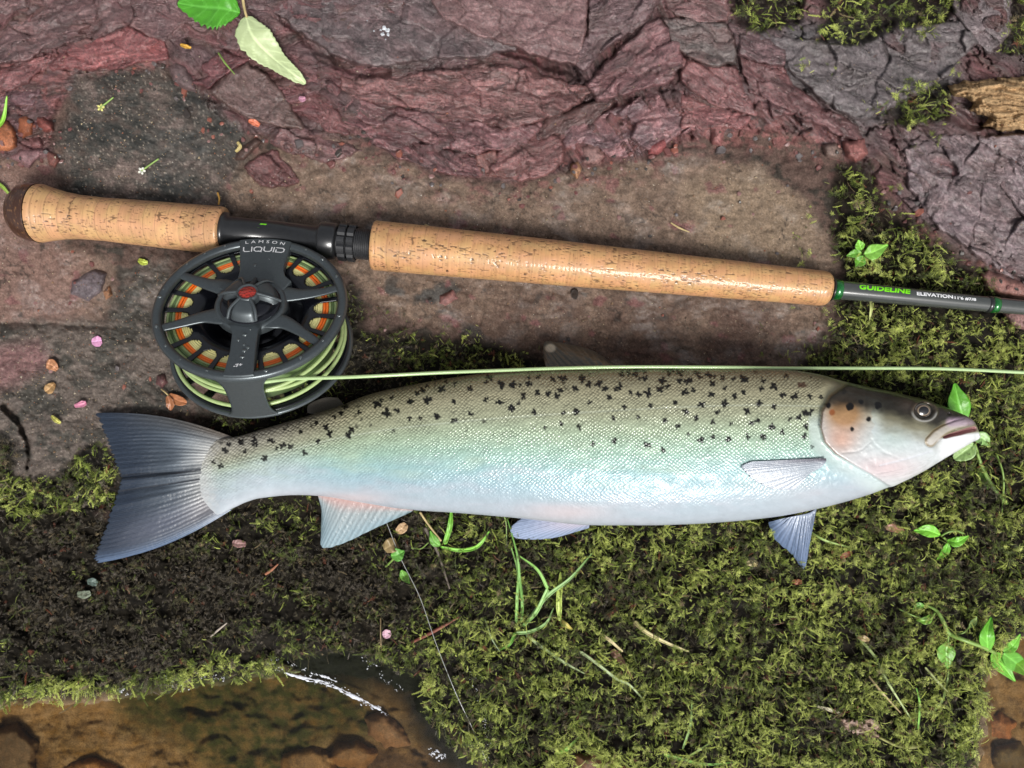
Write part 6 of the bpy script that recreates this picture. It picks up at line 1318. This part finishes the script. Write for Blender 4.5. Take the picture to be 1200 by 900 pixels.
# twigs
def twig(pts, r, c, label):
    o = stem(pts, r, simple('twig_bark', c, rough=.6, var=.35, vscale=2500, bump=.4), None, 'twig', n=30); return tag(o, label, 'twig')
twig([(482, 753, 6), (508, 740, 9), (538, 723, 7)], [1.8, 2.2, 2.0, 1.0], (.22, .07, .045), 'red-brown twig lying on the dark moss left of the grass tuft')
twig([(498, 618, 8), (512, 645, 9), (527, 690, 7)], [2.4, 2.2, 1.6, 1.0], (.13, .105, .085), 'grey weathered twig below the belly beside the folded leaf')
twig([(247, 746, 5), (256, 738, 7), (266, 730, 5)], [1.0, 1.3, .7], (.40, .34, .28), 'short pale twig on the dark brown moss')
twig([(311, 673, 5), (318, 668, 7), (326, 661, 5)], [1.6, 1.8, .8], (.30, .12, .06), 'short orange-brown twig below the anal fin')
twig([(446, 724, 5), (446, 745, 8), (447, 762, 5)], [.8, .9, .6], (.22, .16, .08), 'thin brown stalk beside the pink petal in the moss')
# petals and fallen leaflets
def flat(pts, hw, c, label, name, cat, wave=1.6, col2=None, group=None, seed=1):
    o = leaf(pts, hw, c, name=name, n=28, m=13, lat=0, wave=wave, fold=.15, thick=.6, vein=.8, col2=col2, seed=seed); return tag(o, label, cat, group)
flat([(107, 400, 3), (113, 400, 5), (119, 399, 4)], [3, 6, 6.5, 3], (.62, .30, .48), 'larger pink petal on the grey rock left of the reel', 'petal', 'petal', col2=(.52, .22, .40), seed=2)
flat([(87, 476, 3), (94, 474, 5), (101, 472, 4)], [2, 3, 4, 2], (.55, .20, .30), 'narrow darker pink petal above the upper tail tip', 'petal', 'petal', seed=3)
flat([(448, 744, 9), (453, 743, 11), (458, 741, 9)], [3, 5.5, 5, 2], (.60, .36, .44), 'pale pink petal in the dark moss at the bottom', 'petal', 'petal', seed=4)
flat([(350, 114, 12), (354, 116, 13), (358, 115, 12)], [2, 3.6, 2], (.45, .22, .30), 'tiny pink petal on the slate above the rod', 'petal', 'petal', seed=5)
flat([(54, 426, 3), (61, 428, 7), (67, 434, 4)], [5, 7, 5, 2], (.46, .22, .11), 'curled tan leaflet, upper of the two on the grey rock', 'leaflet', 'leaf', 2.5, (.30, .12, .05), seed=6)
flat([(53, 459, 3), (58, 455, 6), (64, 449, 4)], [4, 6.5, 5, 2], (.40, .25, .11), 'cupped ochre leaflet, lower of the two on the grey rock', 'leaflet', 'leaf', 2.0, (.28, .14, .05), seed=7)
t = thing('dead_leaf', 'pair of dry orange-brown leaflets on a stalk left of the reel', 'leaf', 205, 468, float(gz(205, 468)))
leaf([(198, 462, 7), (208, 469, 9), (219, 472, 6)], [2, 5, 6, 5, 1.5], (.34, .13, .05), parent=t, name='leaflet', n=28, m=11, lat=3, seed=9); leaf([(196, 464, 7), (199, 472, 8), (200, 481, 5)], [2, 4.5, 5, 1], (.28, .11, .045), parent=t, name='leaflet', n=28, m=11, lat=3, seed=10)
stem([(189, 456, 4), (194, 460, 7), (198, 464, 7)], [.9, 1.1], STRAW, t, 'stalk')
flat([(60, 487, 3), (65, 492, 5), (71, 496, 3)], [1.5, 3, 1.5], (.46, .44, .10), 'slim yellow leaflet above the upper tail lobe', 'leaflet', 'leaf', seed=11)
flat([(162, 304, 3), (167, 307, 5), (173, 308, 4)], [2.5, 4, 2], (.40, .48, .07), 'little yellow-green leaf below the rear cork grip', 'leaflet', 'leaf', seed=12)
flat([(211, 52, 12), (217, 54, 13), (224, 56, 12)], [1.5, 2.6, 1.2], (.55, .30, .04), 'small orange-yellow flake below the dark green leaf', 'leaflet', 'leaf', seed=13)
flat([(291, 141, 12), (297, 143, 13), (304, 147, 11)], [2, 4, 2.5], (.52, .14, .07), 'small orange-red curled flake right of the dark stained rock', 'leaflet', 'leaf', seed=14)
flat([(278, 166, 10), (281, 172, 11), (276, 178, 9)], [1.5, 2.5, 1.5], (.42, .34, .14), 'small straw-coloured husk right of the dark stained rock', 'leaflet', 'leaf', seed=15)
flat([(450, 644, 9), (457, 640, 12), (465, 636, 9)], [5, 8.5, 9, 6], (.30, .22, .10), 'round brown dead leaf under the belly near the anal fin', 'dead_leaf', 'leaf', seed=16)
flat([(464, 623, 9), (470, 620, 12), (476, 614, 9)], [3, 5.5, 6, 3], (.50, .33, .18), 'pale tan dead leaf right under the belly near the anal fin', 'dead_leaf', 'leaf', seed=17)
flat([(1038, 618, 7), (1048, 619, 9), (1060, 623, 6)], [2.5, 5, 4.5, 1.5], (.38, .17, .11), 'pink-brown flake in the moss right of the lower chest fin', 'bark_flake', 'bark', seed=18)
flat([(985, 654, 6), (992, 650, 8), (999, 648, 6)], [2, 3.5, 2], (.40, .13, .07), 'small red-brown flake in the moss below the runner', 'bark_flake', 'bark', seed=19)
flat([(928, 682, 6), (934, 682, 8), (940, 682, 6)], [2, 3.6, 2], (.42, .15, .07), 'small rusty flake below the tip of the lower chest fin', 'bark_flake', 'bark', seed=20)
flat([(874, 660, 6), (882, 660, 8), (888, 662, 6)], [2.5, 4.5, 2.5], (.36, .30, .14), 'round straw-brown seed husk in the moss below the belly', 'seed_husk', 'husk', seed=21)
flat([(716, 762, 7), (726, 772, 10), (742, 796, 6)], [3, 5, 4, 2.5, 1], (.20, .10, .06), 'dark brown curled dead leaf under the short straw', 'dead_leaf', 'leaf', 3, seed=22)
flat([(1005, 746, 7), (1012, 748, 9), (1019, 751, 6)], [2, 4, 2], (.50, .36, .18), 'tan leaf scrap at the top of the long green straw', 'dead_leaf', 'leaf', seed=23)
flat([(272, 636, 5), (279, 637, 7), (288, 638, 5)], [3, 5, 3], (.24, .13, .12), 'dull pink-brown flake on the brown moss under the tail stalk', 'bark_flake', 'bark', seed=24)
flat([(102, 682, 5), (108, 682, 7), (114, 684, 5)], [3, 5, 3], (.10, .14, .12), 'bluish-green scrap of lichen on the brown moss below the tail', 'lichen_scrap', 'lichen', seed=25)
flat([(90, 696, 5), (98, 697, 7), (106, 695, 5)], [3, 5, 3], (.18, .21, .15), 'pale grey-green lichen scrap left of the bluish one', 'lichen_scrap', 'lichen', seed=26)
t = thing('dead_leaf', 'long crumpled brown dead leaf with a green stalk near the lower right', 'leaf', 1010, 850, float(gz(1010, 850)))
leaf([(983, 845, 6), (996, 850, 11), (1012, 855, 12), (1030, 864, 9)], [3, 6.5, 7, 7.5, 5, 2], (.30, .20, .15), parent=t, name='blade', n=50, m=15, wave=6, serr=.5, nser=9, seed=31, lat=5); leaf([(1012, 845, 9), (1022, 848, 11), (1032, 855, 8)], [2, 4.5, 5, 2], (.34, .23, .17), parent=t, name='blade', n=30, m=11, wave=4, serr=.4, nser=6, seed=33)
stem([(1030, 864, 7), (1052, 874, 9), (1072, 875, 9), (1084, 868, 6)], [1.4, 1.8, 2.4, 1.4], simple('olive_stalk', (.26, .26, .08), rough=.5, var=.3), t, 'stalk')
def flower(label, a, b, c):
    t = thing('fallen_floret', label, 'flower', a[0], a[1], float(gz(*a[:2]))); stem([b, a], [.9, 1.2], STEMM, t, 'stalk')
    for i in range(5):
        an = i * 1.257 + a[0]; leaf([(a[0], a[1], a[2]), (a[0] + 2.6 * math.cos(an), a[1] + 2.6 * math.sin(an), a[2] + 1), (a[0] + 4.6 * math.cos(an), a[1] + 4.6 * math.sin(an), a[2])], [.6, 1.6, .8], c, parent=t, name='petal', n=10, m=5, lat=0, thick=.4)
flower('fallen yellow-green floret with a short stalk on the dark stained rock', (118, 126, 4), (133, 114, 4), (.50, .48, .16))
flower('fallen white floret with a short stalk, lower on the dark stained rock', (166, 200, 4), (186, 186, 4), (.68, .68, .55))
stem_o = stem([(255, 226, 3), (257, 233, 5), (256, 240, 4)], [1.2, 1.0], simple('amber_needle', (.55, .30, .06), rough=.5), None, 'pine_needle'); tag(stem_o, 'short orange needle just above the front end of the rear grip', 'needle')
o = stem([(498, 263, 2), (502, 265, 3), (506, 269, 2)], [.8, 1.0, .5], STRAW, None, 'straw'); tag(o, 'tiny pale straw above the fore grip near its rear end', 'straw')
o = stem([(786, 261, 2), (796, 267, 4), (808, 272, 2)], [.8, 1.2, .6], STRAW, None, 'straw'); tag(o, 'small pale straw on the sand right above the fore grip', 'straw')
# nylon leader hanging over the ledge
nyl = simple('nylon', (.36, .37, .36), rough=.15, coat=1)
o = tube_obj('leader_line', [(452, 610, 16), (470, 655, 16), (492, 700, 17), (512, 757, 16), (534, 812, 12), (552, 850, 6), (570, 892, -4)], .42, nyl, None, n=80, k=6); tag(o, 'thin clear nylon leader hanging from the fish down over the moss', 'leader line')
# bird dropping
def splat(name, u, v, pts, c, label, cat, z=.8):
    V = []; F = []
    rs2 = random.Random(int(u)); 
    for (a, b, r) in pts:
        i = len(V); g0 = float(gz(a, b)); k = 12; V.append(P(a, b, g0 + z + .8))
        for j in range(k): rr = r * rs2.uniform(.6, 1.3); V.append(P(a + rr * math.cos(j * 2 * math.pi / k), b + rr * math.sin(j * 2 * math.pi / k), float(gz(a, b)) - .3))
        F += [(i, i + 1 + j, i + 1 + (j + 1) % k) for j in range(k)]
    me = bpy.data.meshes.new(name); me.from_pydata([tuple(x * S for x in p) for p in V], [], [f[::-1] for f in F]); me.materials.append(simple(name, c, rough=.6, var=.2, bump=.3)); o = bpy.data.objects.new(name, me); COL.objects.link(o); return tag(o, label, cat)
splat('bird_dropping', 452, 38, [(450, 33, 3), (454, 36, 3.5), (449, 40, 3), (455, 41, 2.4), (438, 36, 1.3), (430, 24, 1), (452, 46, 1.2), (446, 35, 1.6)], (.55, .58, .62), 'white bird dropping splashed on the smooth grey slab', 'bird dropping')
# grit on sand and rock
rg = np.random.default_rng(44); n = 20000; a, b = rg.uniform(-20, 1220, n), rg.uniform(60, 590, n); mk = masks(a, b); pr = np.maximum.reduce([mk['sand'] * .30, mk['stain'] * .5, mk['rockl'] * .8, mk['upper'] * .08]) * (1 - mk['moss'])
kp = (rg.random(n) < pr) & (psd(outl, a, b) < 0); a, b = a[kp], b[kp]; m_ = len(a); r = rg.uniform(.45, 1.15, m_) * np.where(rg.random(m_) < .08, 1.8, 1)
zg = gz(a, b); base = np.array([(1, 0, 0), (-.5, .8, 0), (-.5, -.8, 0), (0, 0, .9), (.2, .3, -.6)]); rot_ = rg.uniform(0, 6.28, m_)
x0, y0, _ = P(a, b, zg); V = np.zeros((m_, 5, 3)); V[..., 0] = x0[:, None] + r[:, None] * (base[:, 0] * np.cos(rot_)[:, None] - base[:, 1] * np.sin(rot_)[:, None]); V[..., 1] = y0[:, None] + r[:, None] * (base[:, 0] * np.sin(rot_)[:, None] + base[:, 1] * np.cos(rot_)[:, None]); V[..., 2] = zg[:, None] + r[:, None] * base[:, 2] + .2
Ft = np.array([(0, 1, 3), (1, 2, 3), (2, 0, 3), (1, 0, 4), (2, 1, 4), (0, 2, 4)]); F = (np.arange(m_)[:, None, None] * 5 + Ft[None]).reshape(-1, 3)
pal = np.array([(.42, .34, .22), (.50, .44, .34), (.24, .15, .09), (.09, .07, .055), (.30, .12, .07), (.55, .52, .46)]); cg = pal[rg.choice(6, m_, p=[.18, .08, .27, .34, .11, .02])]
o = mesh_np('grit', V.reshape(-1, 3), F, attr_mat('grit', rough=.6), attrs={'col': ('FLOAT_COLOR', np.repeat(cg, 5, 0))}, smooth=False); tag(o, 'scattered grains of grit and plant crumbs', kind='stuff')
# froth and drops along the trickle, its sky glints put in as white
rg = np.random.default_rng(45); V = []; F = []
paths = [([(312, 774), (326, 784), (352, 793), (380, 799), (404, 810), (432, 824), (452, 836)], 3.0, 170, 1.0), ([(318, 770), (345, 780), (372, 790), (392, 796)], 1.6, 60, 1.0), ([(234, 797), (250, 794), (268, 795)], 2.5, 40, 1.0), ([(190, 793), (205, 802), (222, 806)], 4.5, 60, 1.0), ([(140, 806), (150, 812)], 4, 60, 1.2), ([(420, 770), (440, 782), (456, 800), (470, 806)], 4, 60, .8), ([(545, 770), (565, 830), (575, 890)], 10, 90, .9), ([(505, 880), (520, 888)], 4, 60, 1.4)]
IC = np.array([(0, 0, 1), (.89, 0, .45), (.28, .85, .45), (-.72, .53, .45), (-.72, -.53, .45), (.28, -.85, .45), (.72, .53, -.3), (-.28, .85, -.3), (-.89, 0, -.3), (-.28, -.85, -.3), (.72, -.53, -.3)])
IF = [(0, 1, 2), (0, 2, 3), (0, 3, 4), (0, 4, 5), (0, 5, 1), (1, 6, 2), (2, 6, 7), (2, 7, 3), (3, 7, 8), (3, 8, 4), (4, 8, 9), (4, 9, 5), (5, 9, 10), (5, 10, 1), (1, 10, 6)]
for pts, sp, cnt, rr in paths:
    C = catmull([(p[0], p[1], 0) for p in pts], 60)
    for i in range(cnt):
        j = rg.integers(0, 60); off = rg.normal(0, sp); side = 1 if rg.random() < .5 else -1; u_, v_ = C[j, 0] + rg.normal(0, 2), C[j, 1] + (off * .35 + side * sp * .6)
        if pn(u_ / 9, v_ / 9, 4) < -.15: continue
        z_ = max(float(gz(u_, v_)), WZ) + rg.uniform(0, 1.5); r_i = rr * rg.uniform(.2, .75) * (1.5 if rg.random() < .08 else 1); p0 = np.array(P(u_, v_, z_)); st = np.array([rg.uniform(1, 2.6), 1, .6]); an = -.5 + rg.normal(0, .3)
        W = IC * r_i * st; W = np.stack([W[:, 0] * math.cos(an) - W[:, 1] * math.sin(an), W[:, 0] * math.sin(an) + W[:, 1] * math.cos(an), W[:, 2]], -1)
        b0 = len(V) * 11; V.append(p0 + W); F += [tuple(x + b0 for x in f) for f in IF]
for pts, r0, sd_n in [([(310, 772), (326, 784), (352, 793), (380, 799), (404, 810), (432, 824), (452, 836)], 2.0, 1), ([(316, 778), (336, 789), (360, 797), (384, 803), (410, 815), (440, 830)], 1.5, 2), ([(318, 770), (345, 779), (372, 789), (395, 799)], 1.5, 3), ([(236, 798), (250, 795), (268, 794)], .9, 4), ([(190, 792), (200, 800), (212, 803), (222, 808)], 1.0, 5), ([(424, 772), (442, 784), (456, 800)], .6, 6)]:
    C = catmull([P(a_, b_, max(WZ + .4, 0 * float(gz(a_, b_)) + WZ + .4)) for a_, b_ in pts], 120); s_ = np.linspace(0, 1, 120); C[:, 1] += 1.6 * fbm(s_ * 14, s_ * 0, 3, sd_n)
    rr_ = r0 * np.clip(.55 + 1.6 * fbm(s_ * 22, s_ * 0 + .3, 3, sd_n + 5), .04, 1.8); Vt, Ft_, e = tube(C, rr_, 8, .6); Vt = Vt[:-2]; b0 = sum(len(x) for x in V); V.append(Vt); F += [(a_ + b0, b_ + b0, c_ + b0) for a_, b_, c_, d_ in Ft_] + [(a_ + b0, c_ + b0, d_ + b0) for a_, b_, c_, d_ in Ft_]
o = mesh_np('foam_glint', np.concatenate(V), np.array(F), simple('foam_glint', (.66, .68, .74), rough=.1, coat=1), smooth=True); tag(o, 'white froth, drops and painted sky glints along the trickle at the foot of the ledge', kind='stuff')
